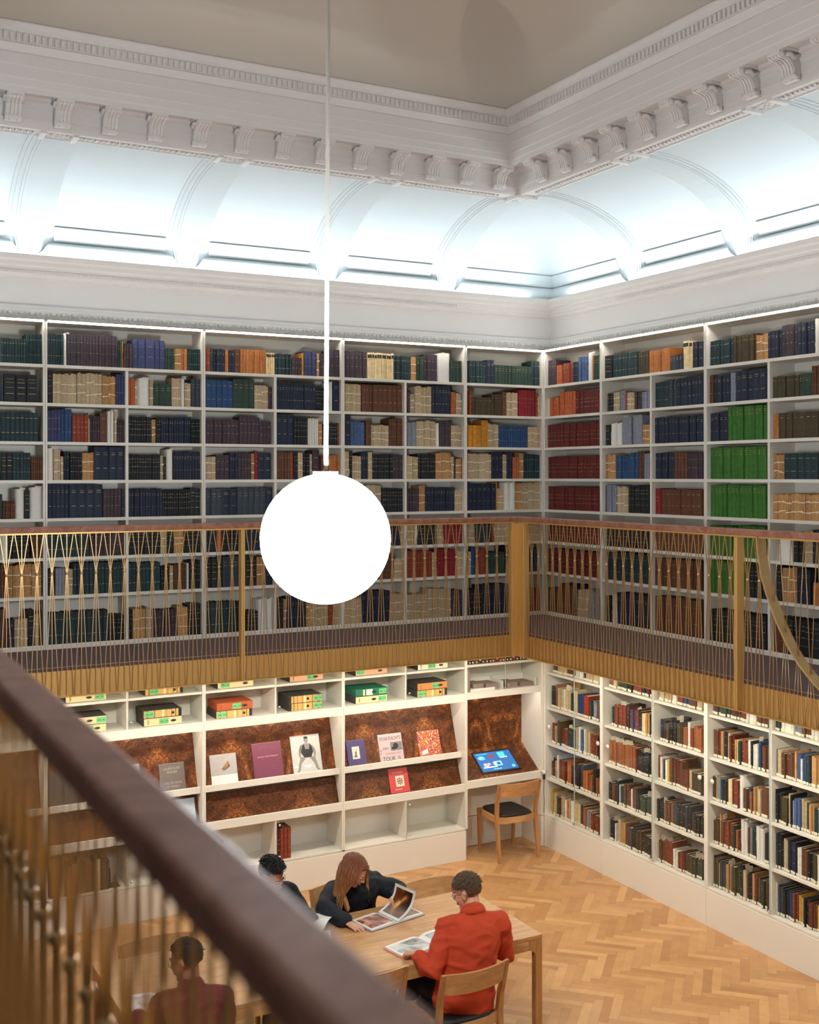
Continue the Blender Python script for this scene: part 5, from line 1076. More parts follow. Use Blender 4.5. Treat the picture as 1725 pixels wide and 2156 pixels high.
def open_book(loc, rz, pw, ph, th, cover, lab, picL, picR, lift=None):
    """open book: spine along local y, pages left and right"""
    t = empty('open_book', loc, rz, lab, 'book')
    b = MB(); b.box(-pw - .008, pw + .008, -.006, ph + .006, 0, .003, bev=.001); b.build('cover', cover, t)
    def surf(s, y0, y1, x0, x1, off, n=12):
        rows = []
        for i in range(n + 1):
            u = x0 + (x1 - x0) * i / n; x = s * u * pw; z = .003 + th * (math.sin(min(1, u * 4.2) * PI / 2) * (1 - .35 * u)) + off
            rows.append([(x, y0, z), (x, y1, z)])
        return rows
    for s, pic in ((-1, picL), (1, picR)):
        b = MB(); rw = surf(s, 0, ph, 0, 1, 0)
        b.grid([[(r_[0][0], 0, .0032), r_[0], r_[1], (r_[1][0], ph, .0032)] for r_ in rw], smooth=False); e = rw[-1]; b.add([(e[0][0], 0, .0032), e[0], e[1], (e[0][0], ph, .0032)], [(0, 1, 2, 3)])
        pg = b.build('page_block', PAGE, t)
        if pic: b = MB(); b.grid(surf(s, ph * .10, ph * .88, .10, .94, .0006)); b.build('picture', pic, pg)
    if lift:
        b = MB(); a = math.radians(lift); rows = []
        for i in range(13):
            u = i / 12; r_ = pw * u; bend = .05 * math.sin(u * PI); aa = a
            x = -r_ * math.cos(aa) * -1; x = r_ * math.cos(aa) + bend * math.sin(aa); z = .003 + th * .6 + r_ * math.sin(aa) - bend * math.cos(aa) * .6
            rows.append([(x, 0, z), (x, ph, z)])
        b.grid(rows); lf = b.build('raised_page', PAGE, t)
        b = MB(); q = rows; b.grid([[(r_[0][0] - .0012, ph * .10, r_[0][2] + .0006), (r_[1][0] - .0012, ph * .90, r_[1][2] + .0006)] for r_ in q[1:-1]]); b.build('picture', photomat('lamp_photo', [(20, 10, 8), (58, 26, 12), (120, 62, 20), (246, 190, 96)], 6, 1.0), lf)
    return t
open_book((-3.23, -2.80, TT), .20, .24, .235, .016, mat('grey_cover', lin(96, 98, 112), .5), 'colour photo book lying open with one page raised, in front of the red-haired woman', photomat('plate_warm', [(60, 28, 28), (150, 70, 60), (206, 150, 120), (210, 190, 170)], 7), photomat('plate_dusk', [(110, 84, 72), (150, 124, 108), (120, 112, 116)], 4), lift=47)
open_book((-3.18, -3.31, TT), .19, .30, .225, .020, mat('salmon_cover', lin(206, 110, 86), .5), 'black and white photo book lying open in front of the orange-red shirt', photomat('plate_grey', [(44, 46, 44), (170, 170, 168), (206, 206, 204), (200, 200, 198)], 5), photomat('plate_grey2', [(60, 62, 60), (176, 176, 174), (204, 204, 202)], 5))
open_book((-5.13, -3.34, TT), -.25, .20, .26, .022, mat('dark_cover', lin(60, 50, 48), .5), 'open illustrated book in front of the person in maroon, behind the balusters', photomat('plate_l', [(120, 104, 104), (210, 200, 196), (226, 222, 218)], 8), photomat('plate_r', [(90, 76, 80), (200, 188, 186), (226, 222, 218)], 9))
def sheet(x, y, rz, w_, h, z, lab, bend=.02, tilt=0):
    rows = [[(w_ * j / 6 - w_ / 2, h * i / 8 - h / 2, bend * math.sin(PI * i / 8) * (j / 6) + .0004) for j in range(7)] for i in range(9)]
    b = MB(); b.grid(rows); b.grid([[(p[0], p[1], p[2] - .0012) for p in r_] for r_ in rows]); o = b.build('paper_sheet', PAGE, None, (x, y, z), rz); o.rotation_euler = (tilt, 0, rz); return tag(o, lab, 'paper')
sheet(-3.86, -2.78, -.35, .21, .297, TT, 'printed white sheet lying on the table under the raised one', .008)
sheet(-3.80, -2.60, -.75, .21, .297, TT + .035, 'white sheet held up in front of the dark-haired man', .03, .10)

# a tall cover-out book behind the first glazed row
t = empty('display_book', (0, 0, 0), 0, 'orange-yellow book with red capitals rising behind the spines on the second glazed shelf', 'book')
b = MB(); b.box(.285, .297, -.27, -.10, -1.0075, -.735, bev=.001); cv_ = b.build('cover', mat('orange_cover', lin(216, 150, 70), .5), t)
textmesh('lettering', 'FIRST PHOTOS', .034, mat('red_capitals', lin(150, 60, 30), .5), cv_, Matrix.Translation((.2846, -.108, -.775)) @ Matrix.Rotation(-PI / 2, 4, 'Z') @ FACE_Y, sx=.62)
# ------------------------------------------------------------------ people
def V(*a): return Vector(a if len(a) > 1 else a[0])
def frame(fwd, up=(0, 0, 1)):
    """local x = right hand side of the one facing +y, y = forward, z = up"""
    f = V(fwd).normalized(); r = f.cross(V(up)).normalized(); u = r.cross(f)
    return Matrix(((r.x, f.x, u.x, 0), (r.y, f.y, u.y, 0), (r.z, f.z, u.z, 0), (0, 0, 0, 1)))
def limb(b, pts, rad, n=14, side=None, asp=None):
    """closed lofted limb with rounded ends; rad per point; side = wide axis, asp = wide/narrow"""
    pts = [V(p) for p in pts]; P = []; Rr = []; As = []
    asp = asp or [1] * len(pts)
    for i in range(len(pts)):
        if i == 0:
            t = (pts[1] - pts[0]).normalized()
            for k in (.98, .7, .35): P.append(pts[0] - t * rad[0] * k); Rr.append(rad[0] * math.sqrt(1 - k * k)); As.append(asp[0])
        P.append(pts[i]); Rr.append(rad[i]); As.append(asp[i])
        if i == len(pts) - 1:
            t = (pts[-1] - pts[-2]).normalized()
            for k in (.35, .7, .98): P.append(pts[-1] + t * rad[-1] * k); Rr.append(rad[-1] * math.sqrt(1 - k * k)); As.append(asp[-1])
    rows = []; prev = None
    for i, p in enumerate(P):
        t = (P[min(i + 1, len(P) - 1)] - P[max(i - 1, 0)]).normalized()
        s = V(side) if side is not None else (prev if prev is not None else t.orthogonal())
        u = (s - t * s.dot(t)).normalized(); prev = u; v = t.cross(u)
        rows.append([p + u * (math.cos(2 * PI * k / n) * Rr[i] * As[i]) + v * (math.sin(2 * PI * k / n) * Rr[i]) for k in range(n)])
    o = len(b.v); b.v += [tuple(q) for r_ in rows for q in r_]; m = len(rows)
    for i in range(m - 1):
        for k in range(n): b.face([o + i * n + k, o + i * n + (k + 1) % n, o + (i + 1) * n + (k + 1) % n, o + (i + 1) * n + k])
    b.face([o + k for k in range(n - 1, -1, -1)]); b.face([o + (m - 1) * n + k for k in range(n)])
def blob(b, M, c, r, n=16, m=12): b.sphere((0, 0, 0), 1.0, n, m, M=M @ Matrix.Translation(c) @ Matrix.Diagonal((r[0], r[1], r[2], 1)))
def fuse(b, name, m, parent, voxel=.005, smooth=3, fold=0, fscale=9, mesh=True):
    me = b.mesh('tmp', []); o = bpy.data.objects.new('tmp', me); C.objects.link(o)
    md = o.modifiers.new('r', 'REMESH'); md.mode = 'VOXEL'; md.voxel_size = voxel; md.use_smooth_shade = True
    sm = o.modifiers.new('s', 'SMOOTH'); sm.iterations = smooth; sm.factor = .5
    bpy.context.view_layer.update()
    me2 = bpy.data.meshes.new_from_object(o.evaluated_get(bpy.context.evaluated_depsgraph_get()))
    bpy.data.objects.remove(o)
    if fold:
        for v, nrm in zip(me2.vertices, [Vector(q.normal) for q in me2.vertices]):
            p = v.co; q = noise.noise(Vector((p.x * fscale, p.y * fscale, p.z * fscale * .8))) + .5 * noise.noise(Vector((p.x * fscale * 2.3 + 5, p.y * fscale * 1.2, p.z * fscale * 2.6)))
            r_ = 1 - abs(noise.noise(Vector((p.x * fscale * .9 + 9, p.y * fscale * .9, p.z * fscale * 1.6)))) * 2.4
            v.co = p + nrm * (fold * (q * .6 + max(0, r_) * .7))
    for f in me2.polygons: f.use_smooth = True
    me2.materials.clear(); me2.materials.append(m); me2.name = name
    return link(name, me2, parent)
def skinmat(n, c):
    m = mat(n, lin(*c), .5, var=.08, vscale=25, bump=.08, bscale=200); m.node_tree.nodes['Principled BSDF'].inputs['Subsurface Weight'].default_value = .12
    m.node_tree.nodes['Principled BSDF'].inputs['Subsurface Radius'].default_value = (.01, .004, .002); return m
def head_into(b, M):
    blob(b, M, (0, -.012, .032), (.074, .094, .084), 20, 16)
    blob(b, M, (0, .030, -.028), (.058, .062, .080)); blob(b, M, (0, .020, -.070), (.050, .058, .036)); blob(b, M, (0, .066, -.094), (.026, .024, .022))
    limb(b, [M @ V(0, .086, .012), M @ V(0, .100, -.018), M @ V(0, .106, -.030)], [.007, .009, .0115], 8)
    for s in (-1, 1):
        limb(b, [M @ V(0, .102, -.033), M @ V(s * .012, .094, -.034)], [.008, .007], 8)
        blob(b, M, (s * .024, .080, .024), (.022, .010, .006), 10, 6); blob(b, M, (s * .029, .072, .004), (.016, .0135, .011), 10, 8); blob(b, M, (s * .036, .058, -.030), (.022, .022, .020), 10, 8)
        Me = M @ Matrix.Translation((s * .076, -.008, -.008)) @ Matrix.Rotation(s * -.35, 4, 'Z')
        b.sphere((0, 0, 0), 1.0, 12, 8, M=Me @ Matrix.Diagonal((.007, .019, .031, 1))); b.sphere((0, 0, 0), 1.0, 10, 6, M=Me @ Matrix.Translation((s * .004, -.012, .008)) @ Matrix.Diagonal((.005, .010, .022, 1)))
    blob(b, M, (0, .088, -.058), (.020, .010, .005), 10, 6); blob(b, M, (0, .087, -.069), (.017, .009, .005), 10, 6)
def face_parts(M, par, brow, lipc, iris=(60, 40, 28), closed=False):
    b = MB()
    for s in (-1, 1):
        if not closed: blob(b, M, (s * .029, .070, .004), (.0135, .0125, .0105), 12, 8)
    if not closed: b.build('eye', mat('eye_white', lin(225, 218, 210), .25), par)
    b = MB()
    if not closed:
        for s in (-1, 1): blob(b, M, (s * .029, .0815, .0025), (.0055, .003, .0055), 10, 6)
        b.build('iris', mat('iris', lin(*iris), .2), par)
    else:
        for s in (-1, 1): limb(b, [M @ V(s * .017, .083, .002), M @ V(s * .029, .0845, -.002), M @ V(s * .042, .077, .002)], [.0018, .0026, .0018], 6)
        b.build('eyelash', brow, par)
    b = MB()
    for s in (-1, 1): limb(b, [M @ V(s * .012, .090, .024), M @ V(s * .028, .089, .030), M @ V(s * .044, .077, .025)], [.0035, .0045, .0025], 6)
    b.build('eyebrow', brow, par)
    b = MB(); limb(b, [M @ V(-.020, .088, -.061), M @ V(0, .0985, -.059), M @ V(.020, .088, -.061)], [.003, .0055, .003], 8); limb(b, [M @ V(-.017, .087, -.067), M @ V(0, .0965, -.069), M @ V(.017, .087, -.067)], [.003, .0058, .003], 8)
    b.build('lips', mat('lips', lin(*lipc), .4), par)
def glasses(M, par, m, rad=.022, lens=True, r=.0017):
    t = empty('glasses'); t.parent = par
    b = MB()
    for s in (-1, 1):
        pts = [M @ V(s * .031 + rad * math.cos(a) * 1.08, .097 - .010 * abs(rad * math.cos(a) * s + .03) / .05, .0 + rad * .86 * math.sin(a)) for a in [2 * PI * k / 20 for k in range(21)]]
        b.tube(pts, r, 6, cap=False)
        b.tube([M @ V(s * .054, .092, .006), M @ V(s * .072, .07, .008), M @ V(s * .082, .02, .006), M @ V(s * .082, -.012, .004), M @ V(s * .080, -.03, -.012)], r, 6)
    b.tube([M @ V(-.010, .100, .004), M @ V(0, .104, .007), M @ V(.010, .100, .004)], r, 6); b.build('frame', m, t)
    b = MB()
    for s in (-1, 1): b.add([M @ V(s * .031 + rad * math.cos(a), .0955, rad * .84 * math.sin(a)) for a in [2 * PI * k / 18 for k in range(18)]], [tuple(range(18))])
    b.build('lens', GLASS, t, fix=False)
def hand_into(b, M, s, curl, spread=.0):
    """M: wrist frame, y to the fingers, z the back of the hand; s: side of the thumb; curl per finger joint (radians)"""
    limb(b, [M @ V(0, -.02, 0), M @ V(0, .02, 0), M @ V(0, .055, -.001), M @ V(0, .082, -.003)], [.020, .0165, .0145, .0115], 14, side=M.to_3x3() @ V(1, 0, 0), asp=[1.25, 1.75, 2.55, 3.0])
    for i, (x, y, L) in enumerate(((.029, .080, .070), (.010, .086, .078), (-.010, .083, .073), (-.028, .074, .058))):
        x *= s; p = V(x, y - .012, -.002); pts = [p]; a = 0; yaw = -x * (2.2 + spread)
        for k, f in enumerate((.2, .42, .28, .20)):
            if k: a += curl[k - 1] * (1 + .08 * i)
            d = V(-math.sin(yaw) * math.cos(a), math.cos(yaw) * math.cos(a), -math.sin(a)); p = p + d * (L * 1.18 * f); pts.append(p)
        limb(b, [M @ q for q in pts], [.0095, .0090, .0082, .0074, .0062], 10)
    th = [V(s * .016, .012, -.006), V(s * .036, .034, -.012), V(s * .050, .060, -.018 - .2 * curl[0] * .05), V(s * .050, .086, -.022 - .3 * curl[0] * .05)]
    limb(b, [M @ q for q in th], [.015, .0125, .0098, .0076], 10)
def nails_into(b, M, s, curl, col=0):
    for i, (x, y, L) in enumerate(((.029, .080, .070), (.010, .086, .078), (-.010, .083, .073), (-.028, .074, .058))):
        x *= s; p = V(x, y - .012, -.002); a = 0; yaw = -x * 2.2
        for k, f in enumerate((.2, .42, .28, .20)):
            if k: a += curl[k - 1] * (1 + .08 * i)
            d = V(-math.sin(yaw) * math.cos(a), math.cos(yaw) * math.cos(a), -math.sin(a)); p0 = p; p = p + d * (L * 1.18 * f)
        nrm = V(0, math.sin(a), math.cos(a)); c = p + nrm * .0048 + d * .001
        Mn = M @ Matrix.Translation(c) @ frame(d, nrm); b.sphere((0, 0, 0), 1.0, 8, 6, M=Mn @ Matrix.Diagonal((.0042, .0065, .0016, 1)))
def scalp(M, d, k=1.0):
    c = V(0, -.012, .032); return M @ (c + V(d.x * .074, d.y * .094, d.z * .084) * k)
def covered(d, back=-.62, side=-.15, front=.50):
    if d.y < -.25: h = back
    elif d.y < .22: h = side
    elif d.y < .5: h = side + (front - side) * (d.y - .22) / .28
    else: h = front
    if abs(d.x) > .82 and d.z < .12 and -.3 < d.y < .3: return False
    return d.z > h
def short_hair(M, par, m, n, L, seed, lift=.5, curl=0, thick=1.05, back=-.62, side=-.15, front=.5, sweep_=(.2, -.6, 0), rad=.0026):
    r_ = random.Random(seed); b = MB()
    N1, N2 = 36, 26; ok = {}
    for j in range(N2 + 1):
        for i in range(N1):
            th = PI * j / N2; ph = 2 * PI * i / N1; d = V(math.sin(th) * math.cos(ph), math.sin(th) * math.sin(ph), math.cos(th)); ok[j, i] = (d, covered(d, back, side, front))
    o = len(b.v)
    for j in range(N2 + 1):
        for i in range(N1):
            d, c = ok[j, i]; b.v.append(tuple(scalp(M, d, (thick + .03 * noise.noise(d * 6)) if c else .96)))
    for j in range(N2):
        for i in range(N1):
            q = [(j, i), (j + 1, i), (j + 1, (i + 1) % N1), (j, (i + 1) % N1)]
            if any(ok[a][1] for a in q): b.face([o + a * N1 + c for a, c in q], smooth=True)
    k = 0
    while k < n:
        d = V(r_.gauss(0, 1), r_.gauss(0, 1), r_.gauss(0, 1)).normalized()
        if not covered(d, back, side, front): continue
        k += 1; p = scalp(M, d, thick - .03); nr = (M.to_3x3() @ d).normalized(); sw = M.to_3x3() @ V(*sweep_) + V(r_.uniform(-.4, .4), r_.uniform(-.4, .4), r_.uniform(-.4, .4))
        tg = (sw - nr * sw.dot(nr)); tg = tg.normalized() if tg.length > .01 else nr.orthogonal()
        down = 1 if d.z > .2 else .35; l = L * down * r_.uniform(.6, 1.2); pts = [p]
        for s in range(1, 5):
            u = s / 4; c_ = math.sin(u * 5 + k) * curl; pts.append(p + tg * (l * u) + nr * (l * lift * math.sin(u * 2.2) * .6) + nr.cross(tg) * c_)
        b.tube(pts, [rad, rad, rad * .9, rad * .7, rad * .3], 4, cap=False)
    return b.build('hair', m, par, fix=False)
CLOTHM = {}
def cloth(n, c, rough=.8, bump=.15, sc=500, sheen=0): return mat(n, lin(*c), rough, bump=bump, bscale=sc, var=.05, vscale=15, sheen=sheen)
def torso_into(b, pel, wai, che, neck, shL, shR, g=0.0, k=1.0, hem=None):
    side = (V(shR) - V(shL)).normalized(); up = V(neck) - V(che)
    pts = [pel, wai, che, V(che).lerp(V(neck), .45), V(che).lerp(V(neck), .78), neck]
    rad = [.118 * k + g, .105 * k + g, .112 * k + g, .100 * k + g, .070 * k + g, .052 + g]
    limb(b, pts, rad, 20, side, [1.42, 1.36, 1.42, 1.55, 1.75, 1.1])
    for s in (shL, shR): limb(b, [V(che).lerp(V(neck), .55).lerp(V(s), .4), s], [.062 + g, .058 + g], 12)
def arm_into(b, sh, el, wr, g=0, k=1.0): limb(b, [sh, V(sh).lerp(V(el), .5), el, V(el).lerp(V(wr), .45), wr], [.052 * k + g, .048 * k + g, .040 * k + g, .038 * k + g, .029 * k + g], 14)
def person(lab, hc, hf, neck, pel, wai, che, shL, shR, elL, elR, wrL, wrR, hL, hR, knees, feet, skin, top, trouser, curlL=(.5, .6, .4), curlR=(.5, .6, .4), k=1.0, g=.016, hup=(0, 0, 1), cuff=.0, zupL=(0, 0, 1), zupR=(0, 0, 1), fold=.011):
    t = empty('person', (pel[0], pel[1], FL), 0, lab, 'person'); off = -V(pel[0], pel[1], FL)
    T = Matrix.Translation(off); root = t
    HM = T @ Matrix.Translation(hc) @ frame(hf, hup)
    f = lambda p: T @ V(p)
    b = MB(); head_into(b, HM)
    limb(b, [f(neck), f(neck).lerp(HM @ V(0, -.02, -.04), .5), HM @ V(0, -.02, -.04)], [.056 * k, .050 * k, .050 * k], 14)
    limb(b, [f(pel), f(wai), f(che), f(neck)], [.06, .05, .06, .045], 12)
    for sh, el, wr, h, s, cu, zu in ((shL, elL, wrL, hL, 1, curlL, zupL), (shR, elR, wrR, hR, -1, curlR, zupR)):
        arm_into(b, f(sh), f(el), f(wr), -.006, k); limb(b, [f(che).lerp(f(neck), .5), f(sh)], [.04, .04], 10)
        hm = T @ Matrix.Translation(wr) @ frame(V(h) - V(wr), zu); hand_into(b, hm, s if True else -s, cu)
    for kn, ft in zip(knees, feet): limb(b, [f(pel), f(kn)], [.05, .04], 10); limb(b, [f(kn), f(ft)], [.04, .03], 10)
    body = fuse(b, 'body', skin, t, .0042, 3)
    b = MB(); torso_into(b, f(pel), f(wai), f(che), f(neck), f(shL), f(shR), g, k)
    for sh, el, wr, h in ((shL, elL, wrL, hL), (shR, elR, wrR, hR)):
        w2 = V(wr) - (V(wr) - V(el)).normalized() * cuff; arm_into(b, f(sh), f(el), f(w2), g, k)
    limb(b, [f(pel) + V(0, 0, .03), f(pel) + V(0, -.0, -.045)], [.118 * k + g, .128 * k + g], 20, f(shR) - f(shL), [1.42, 1.42])
    shirt = fuse(b, 'shirt', top, t, .0075, 4, fold, 8)
    b = MB()
    for kn, ft, s in zip(knees, feet, (-1, 1)):
        hip = f(pel) + (f(shR) - f(shL)).normalized() * (.085 * s) + V(0, 0, -.02); limb(b, [hip, hip.lerp(f(kn), .5), f(kn), f(kn).lerp(f(ft), .4), f(ft) + V(0, 0, .02)], [.100, .088, .068, .060, .050], 14)
    limb(b, [f(pel) + V(0, 0, -.03), f(pel) + V(0, 0, .05)], [.112, .11], 16, (f(shR) - f(shL)).normalized(), [1.4, 1.4])
    tr_ = fuse(b, 'trousers', trouser, t, .009, 3, .006)
    b = MB()
    for kn, ft in zip(knees, feet):
        d = (V(kn) - V(pel)); d.z = 0; d = d.normalized(); F_ = f(ft); limb(b, [F_ - d * .05 + V(0, 0, .0), F_ + d * .06, F_ + d * .15 - V(0, 0, .005)], [.040, .040, .030], 12)
    sh_ = fuse(b, 'shoe', BLACK, t, .006, 2)
    return t, HM, T, f
FZ = FL + .045
# --- the reader in the orange-red shirt, seen from behind
SKA = skinmat('skin_fair', (206, 148, 118)); RED = cloth('orange_red_cotton', (188, 60, 22), .85, .2, 400)
JEANS = cloth('black_denim', (14, 14, 16), .8)
hfA = V(-.55, .80, -.34)
tA, HA, TA, fA = person('person in orange-red shirt and dark glasses, reading at the near side of the table', (-3.068, -3.485, -1.328), hfA, (-3.075, -3.575, -1.435), (-3.16, -3.60, -1.93), (-3.145, -3.625, -1.76), (-3.10, -3.61, -1.60),
    (-3.245, -3.52, -1.525), (-2.915, -3.64, -1.52), (-3.395, -3.60, -1.775), (-2.815, -3.57, -1.765), (-3.428, -3.440, -1.688), (-2.985, -3.37, -1.700), (-3.470, -3.355, -1.706), (-3.045, -3.29, -1.715),
    [(-3.33, -3.18, -1.97), (-3.06, -3.15, -1.97)], [(-3.36, -3.22, FZ), (-3.03, -3.16, FZ)], SKA, RED, JEANS, curlL=(.55, .8, .5), curlR=(.3, .4, .3), g=.020, cuff=.035, fold=.014)
BROWNH = mat('brown_hair', lin(92, 66, 46), .5, var=.3, vscale=60); 
short_hair(HA, tA, BROWNH, 1500, .040, 4, lift=.35, thick=1.055, back=-.60, side=-.25, front=.42, sweep_=(.3, .5, -.3))
face_parts(HA, tA, BROWNH, (170, 96, 84), closed=True); glasses(HA, tA, BLACK, .021)
def collar(par, T, neck, fwd, m, r=.062, h=.038, up=None):
    u = V(up or (0, 0, 1)).normalized(); fm = frame(V(fwd) - u * V(fwd).dot(u), u); b = MB(); rows = []
    for z, k in ((0, 1.10), (.5, 1.02), (1, .98), (.96, 1.10), (.55, 1.17), (.10, 1.30)):
        r_ = []
        for i in range(33):
            a = PI / 2 + .35 + (2 * PI - .7) * i / 32; r_.append(T @ (V(neck) + fm.to_3x3() @ V(math.cos(a) * r * k, math.sin(a) * r * k * 1.02, h * z - .006)))
        rows.append(r_)
    b.grid(rows); o = b.build('collar', m, par); md = o.modifiers.new('s', 'SOLIDIFY'); md.thickness = .003; return o
collar(tA, TA, (-3.078, -3.572, -1.432), (-.4, .9, 0), RED, .066, .046, (0.02, .25, 1))
b = MB(); limb(b, [fA((-3.414, -3.54, -1.722)), fA((-3.424, -3.475, -1.700))], [.048, .046], 16); fuse(b, 'cuff', RED, tA, .006, 2, .004)
# --- the red-haired reader
SKB = skinmat('skin_rose', (214, 158, 128)); NAVY = cloth('navy_cotton', (17, 22, 31), .85, .2, 350)
hfB = V(.72, -.50, -.62)
hcB = (-3.392, -2.40, -1.462)
tB, HB, TB, fB = person('person with long red hair and navy jacket, leaning over an open photo book', hcB, hfB, (-3.335, -2.32, -1.575), (-3.30, -2.12, -1.93), (-3.30, -2.17, -1.79), (-3.305, -2.24, -1.68),
    (-3.145, -2.25, -1.645), (-3.475, -2.24, -1.660), (-2.995, -2.40, -1.700), (-3.645, -2.44, -1.690), (-3.075, -2.50, -1.665), (-3.590, -2.670, -1.712), (-3.125, -2.56, -1.665), (-3.545, -2.765, -1.724),
    [(-3.18, -2.58, -1.97), (-3.42, -2.60, -1.97)], [(-3.18, -2.55, FZ), (-3.42, -2.56, FZ)], SKB, NAVY, JEANS, curlL=(.3, .5, .4), curlR=(.12, .18, .12), g=.026, cuff=.02, hup=(.1, -.35, 1), fold=.016)
HAIRR = colattr('red_hair', .42, bump=.3, bscale=600, var=.25, vscale=90, spec=.5)
r_ = random.Random(21); b = MB()
def hc_(u): a, c = lin(128, 66, 32), lin(214, 158, 100); u = min(1, max(0, u)); k = r_.uniform(.8, 1.15); return tuple((a[i] + (c[i] - a[i]) * u ** 1.5) * k for i in range(3))
N1, N2 = 36, 24; o = len(b.v); kp = {}
for j in range(N2 + 1):
    for i in range(N1):
        th = PI * j / N2; ph = 2 * PI * i / N1; d = V(math.sin(th) * math.cos(ph), math.sin(th) * math.sin(ph), math.cos(th)); kp[j, i] = covered(d, -.75, -.7, .40); b.v.append(tuple(scalp(HB, d, 1.06 if kp[j, i] else .97)))
for j in range(N2):
    for i in range(N1):
        q = [(j, i), (j + 1, i), (j + 1, (i + 1) % N1), (j, (i + 1) % N1)]
        if any(kp[a] for a in q): b.face([o + a * N1 + c for a, c in q], 0, lin(104, 54, 28), True)
balls = [(fB((-3.475, -2.24, -1.66)), .088), (fB((-3.145, -2.25, -1.645)), .088), (fB((-3.32, -2.24, -1.67)), .150), (fB((-3.57, -2.34, -1.68)), .078)]
HBi = HB.inverted(); n = 0; cH = V(0, -.012, .032)
while n < 560:
    d = V(r_.gauss(0, 1), r_.gauss(0, 1), r_.gauss(0, 1)).normalized()
    if not covered(d, -.6, -.5, .46): continue
    n += 1; p = scalp(HB, d, 1.05); pts = [p.copy()]; vel = V(0, 0, 0)
    # comb away from the parting to the sides, then let it fall
    sx = 1 if d.x > -.12 else -1; comb = HB.to_3x3() @ V(.9 * (1 if d.x > .0 else -1), -.45, .1)
    L = r_.uniform(.34, .50); st = .018; k = 0; l = 0
    while l < L:
        fall = min(1, .25 + l * 7)
        g_ = V(0, 0, -1) * fall + comb * max(0, .75 - l * 6) + V(r_.uniform(-.06, .06), r_.uniform(-.06, .06), 0)
        lq = HBi @ p
        q = V((lq.x) / .074, (lq.y + .012) / .094, (lq.z - .032) / .084); nr = (HB.to_3x3() @ V(q.x / .074, q.y / .094, q.z / .084)).normalized()
        if q.length < 1.16 and g_.dot(nr) < 0: g_ = g_ - nr * g_.dot(nr)
        p = p + (g_.normalized() if g_.length > .05 else V(0, 0, -1)) * st
        lq = HBi @ p; q = V(lq.x / .074, (lq.y + .012) / .094, (lq.z - .032) / .084)
        kk = 1.06 + .05 * (n % 5) / 5
        if q.length < kk: q = q.normalized() * kk; p = HB @ V(q.x * .074, q.y * .094 - .012, q.z * .084 + .032)
        tw = TB @ V(-3.385, -2.505, 0); back = d.y < -.1 and d.x < .3
        if l > .12 and not back:
            cv = V(tw.x - p.x, tw.y - p.y, 0); p = p + cv * (.055 if l > .2 else .025)
        if l > .12 and back: p = p + V(-.0035, .0015, 0)
        # keep the face free
        lq = HBi @ p
        if lq.x > .01 and lq.y > .040 and -.13 < lq.z < .085: lq.y = .040 + .1 * max(0, lq.y - .040); p = HB @ lq
        if lq.y > .030 and lq.x < .064 and lq.x > -.060 and lq.z < .07: lq.x = .068 if lq.x > .01 else -.062; p = HB @ lq
        for c, rr in balls:
            e = p - c
            if e.length < rr: p = c + e.normalized() * rr
        if (TB.inverted() @ p).z < TT + .02: break
        pts.append(p.copy()); l += st
    if len(pts) < 4: continue
    m_ = len(pts); w_ = r_.uniform(.0022, .0038)
    for s in range(0, m_ - 1, 3):
        seg = pts[s:s + 4]
        if len(seg) < 2: continue
        rad = [w_ * (1 - .85 * ((s + i) / m_) ** 3) for i in range(len(seg))]; b.tube(seg, rad, 4, 0, hc_((s + 2) / m_), cap=False)
b.build('hair', HAIRR, tB, fix=False)
face_parts(HB, tB, mat('auburn', lin(120, 70, 44), .6), (176, 92, 82), closed=True)
gold = mat('gold_bangle', lin(212, 150, 60), .25, 1.0); b = MB()
hmB = TB @ Matrix.Translation((-3.590, -2.670, -1.712)) @ frame(V(-3.545, -2.765, -1.724) - V(-3.590, -2.670, -1.712))
for yy, ti in ((-.010, .2), (.004, -.15)):
    b.tube([hmB @ V(math.cos(a) * .036, yy + math.sin(a) * .036 * ti, math.sin(a) * .027) for a in [2 * PI * k / 24 for k in range(25)]], .0022, 6, cap=False)
b.build('bangle', gold, tB)
b = MB(); nails_into(b, hmB, -1, (.12, .18, .12)); b.build('fingernail', mat('red_nail', lin(120, 30, 36), .25), tB)
collar(tB, TB, (-3.33, -2.31, -1.60), (.1, -.9, -.3), NAVY, .070, .040, (.1, -.5, 1))
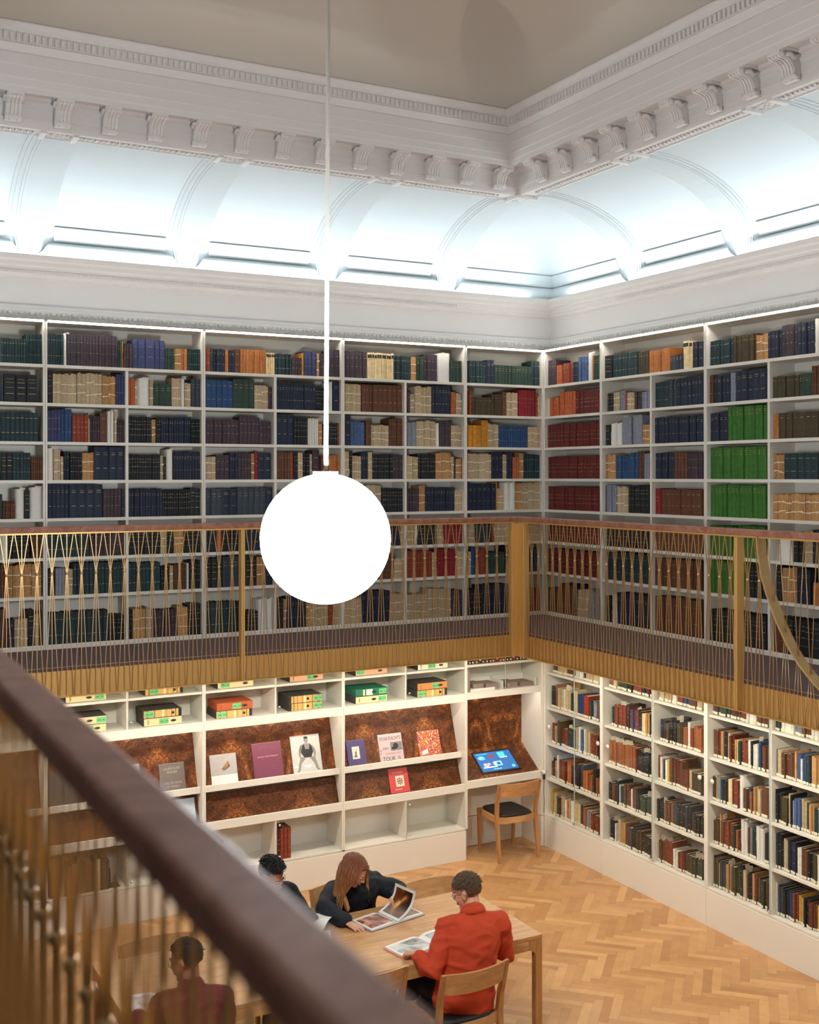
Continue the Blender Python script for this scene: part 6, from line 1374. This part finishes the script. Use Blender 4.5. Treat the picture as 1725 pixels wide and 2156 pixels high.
# --- the dark-haired reader in black
SKC = skinmat('skin_tan', (168, 104, 70)); BLK = cloth('black_knit', (12, 12, 13), .9, .3, 300)
hfC = V(.42, -.76, -.50)
tC, HC, TC, fC = person('person with curly black hair, clear glasses and black jumper, looking down at papers', (-4.008, -2.31, -1.418), hfC, (-3.99, -2.20, -1.535), (-3.98, -2.13, -1.93), (-3.98, -2.14, -1.77), (-3.98, -2.16, -1.65),
    (-3.815, -2.19, -1.615), (-4.150, -2.17, -1.615), (-3.765, -2.34, -1.730), (-4.22, -2.36, -1.71), (-3.79, -2.555, -1.705), (-4.02, -2.53, -1.705), (-3.82, -2.62, -1.71), (-3.96, -2.60, -1.715),
    [(-3.85, -2.55, -1.97), (-4.10, -2.55, -1.97)], [(-3.86, -2.50, FZ), (-4.10, -2.50, FZ)], SKC, BLK, JEANS, g=.012, hup=(0, -.3, 1), fold=.008)
BLKH = mat('black_hair', lin(14, 12, 12), .42, var=.3, vscale=50)
short_hair(HC, tC, BLKH, 1300, .030, 9, lift=1.1, curl=.005, thick=1.06, back=-.6, side=-.15, front=.52, sweep_=(.2, .1, .3), rad=.0030)
face_parts(HC, tC, BLKH, (140, 74, 62), closed=True); glasses(HC, tC, mat('clear_frame', lin(206, 180, 160), .2), .024, r=.0022)
# --- the reader in maroon behind the near balustrade
SKD = skinmat('skin_warm', (172, 112, 84)); MAR = cloth('maroon_cotton', (96, 14, 24), .85)
hfD = V(-.62, .75, -.25)
tD, HD, TD, fD = person('person in maroon shirt with short black hair and glasses, seen through the near balusters', (-5.04, -3.60, -1.345), hfD, (-5.03, -3.67, -1.475), (-5.02, -3.66, -1.93), (-5.02, -3.68, -1.77), (-5.02, -3.68, -1.62),
    (-5.185, -3.63, -1.565), (-4.865, -3.72, -1.565), (-5.27, -3.60, -1.80), (-4.80, -3.60, -1.80), (-5.27, -3.42, -1.70), (-4.94, -3.42, -1.70), (-5.25, -3.34, -1.715), (-5.01, -3.36, -1.715),
    [(-5.12, -3.22, -1.97), (-4.90, -3.22, -1.97)], [(-5.13, -3.20, FZ), (-4.90, -3.20, FZ)], SKD, MAR, JEANS, g=.018, fold=.012)
short_hair(HD, tD, BLKH, 900, .030, 14, lift=.4, thick=1.07, back=-.55, side=-.15, front=.42)
face_parts(HD, tD, BLKH, (140, 80, 70), closed=True); glasses(HD, tD, BLACK, .021)
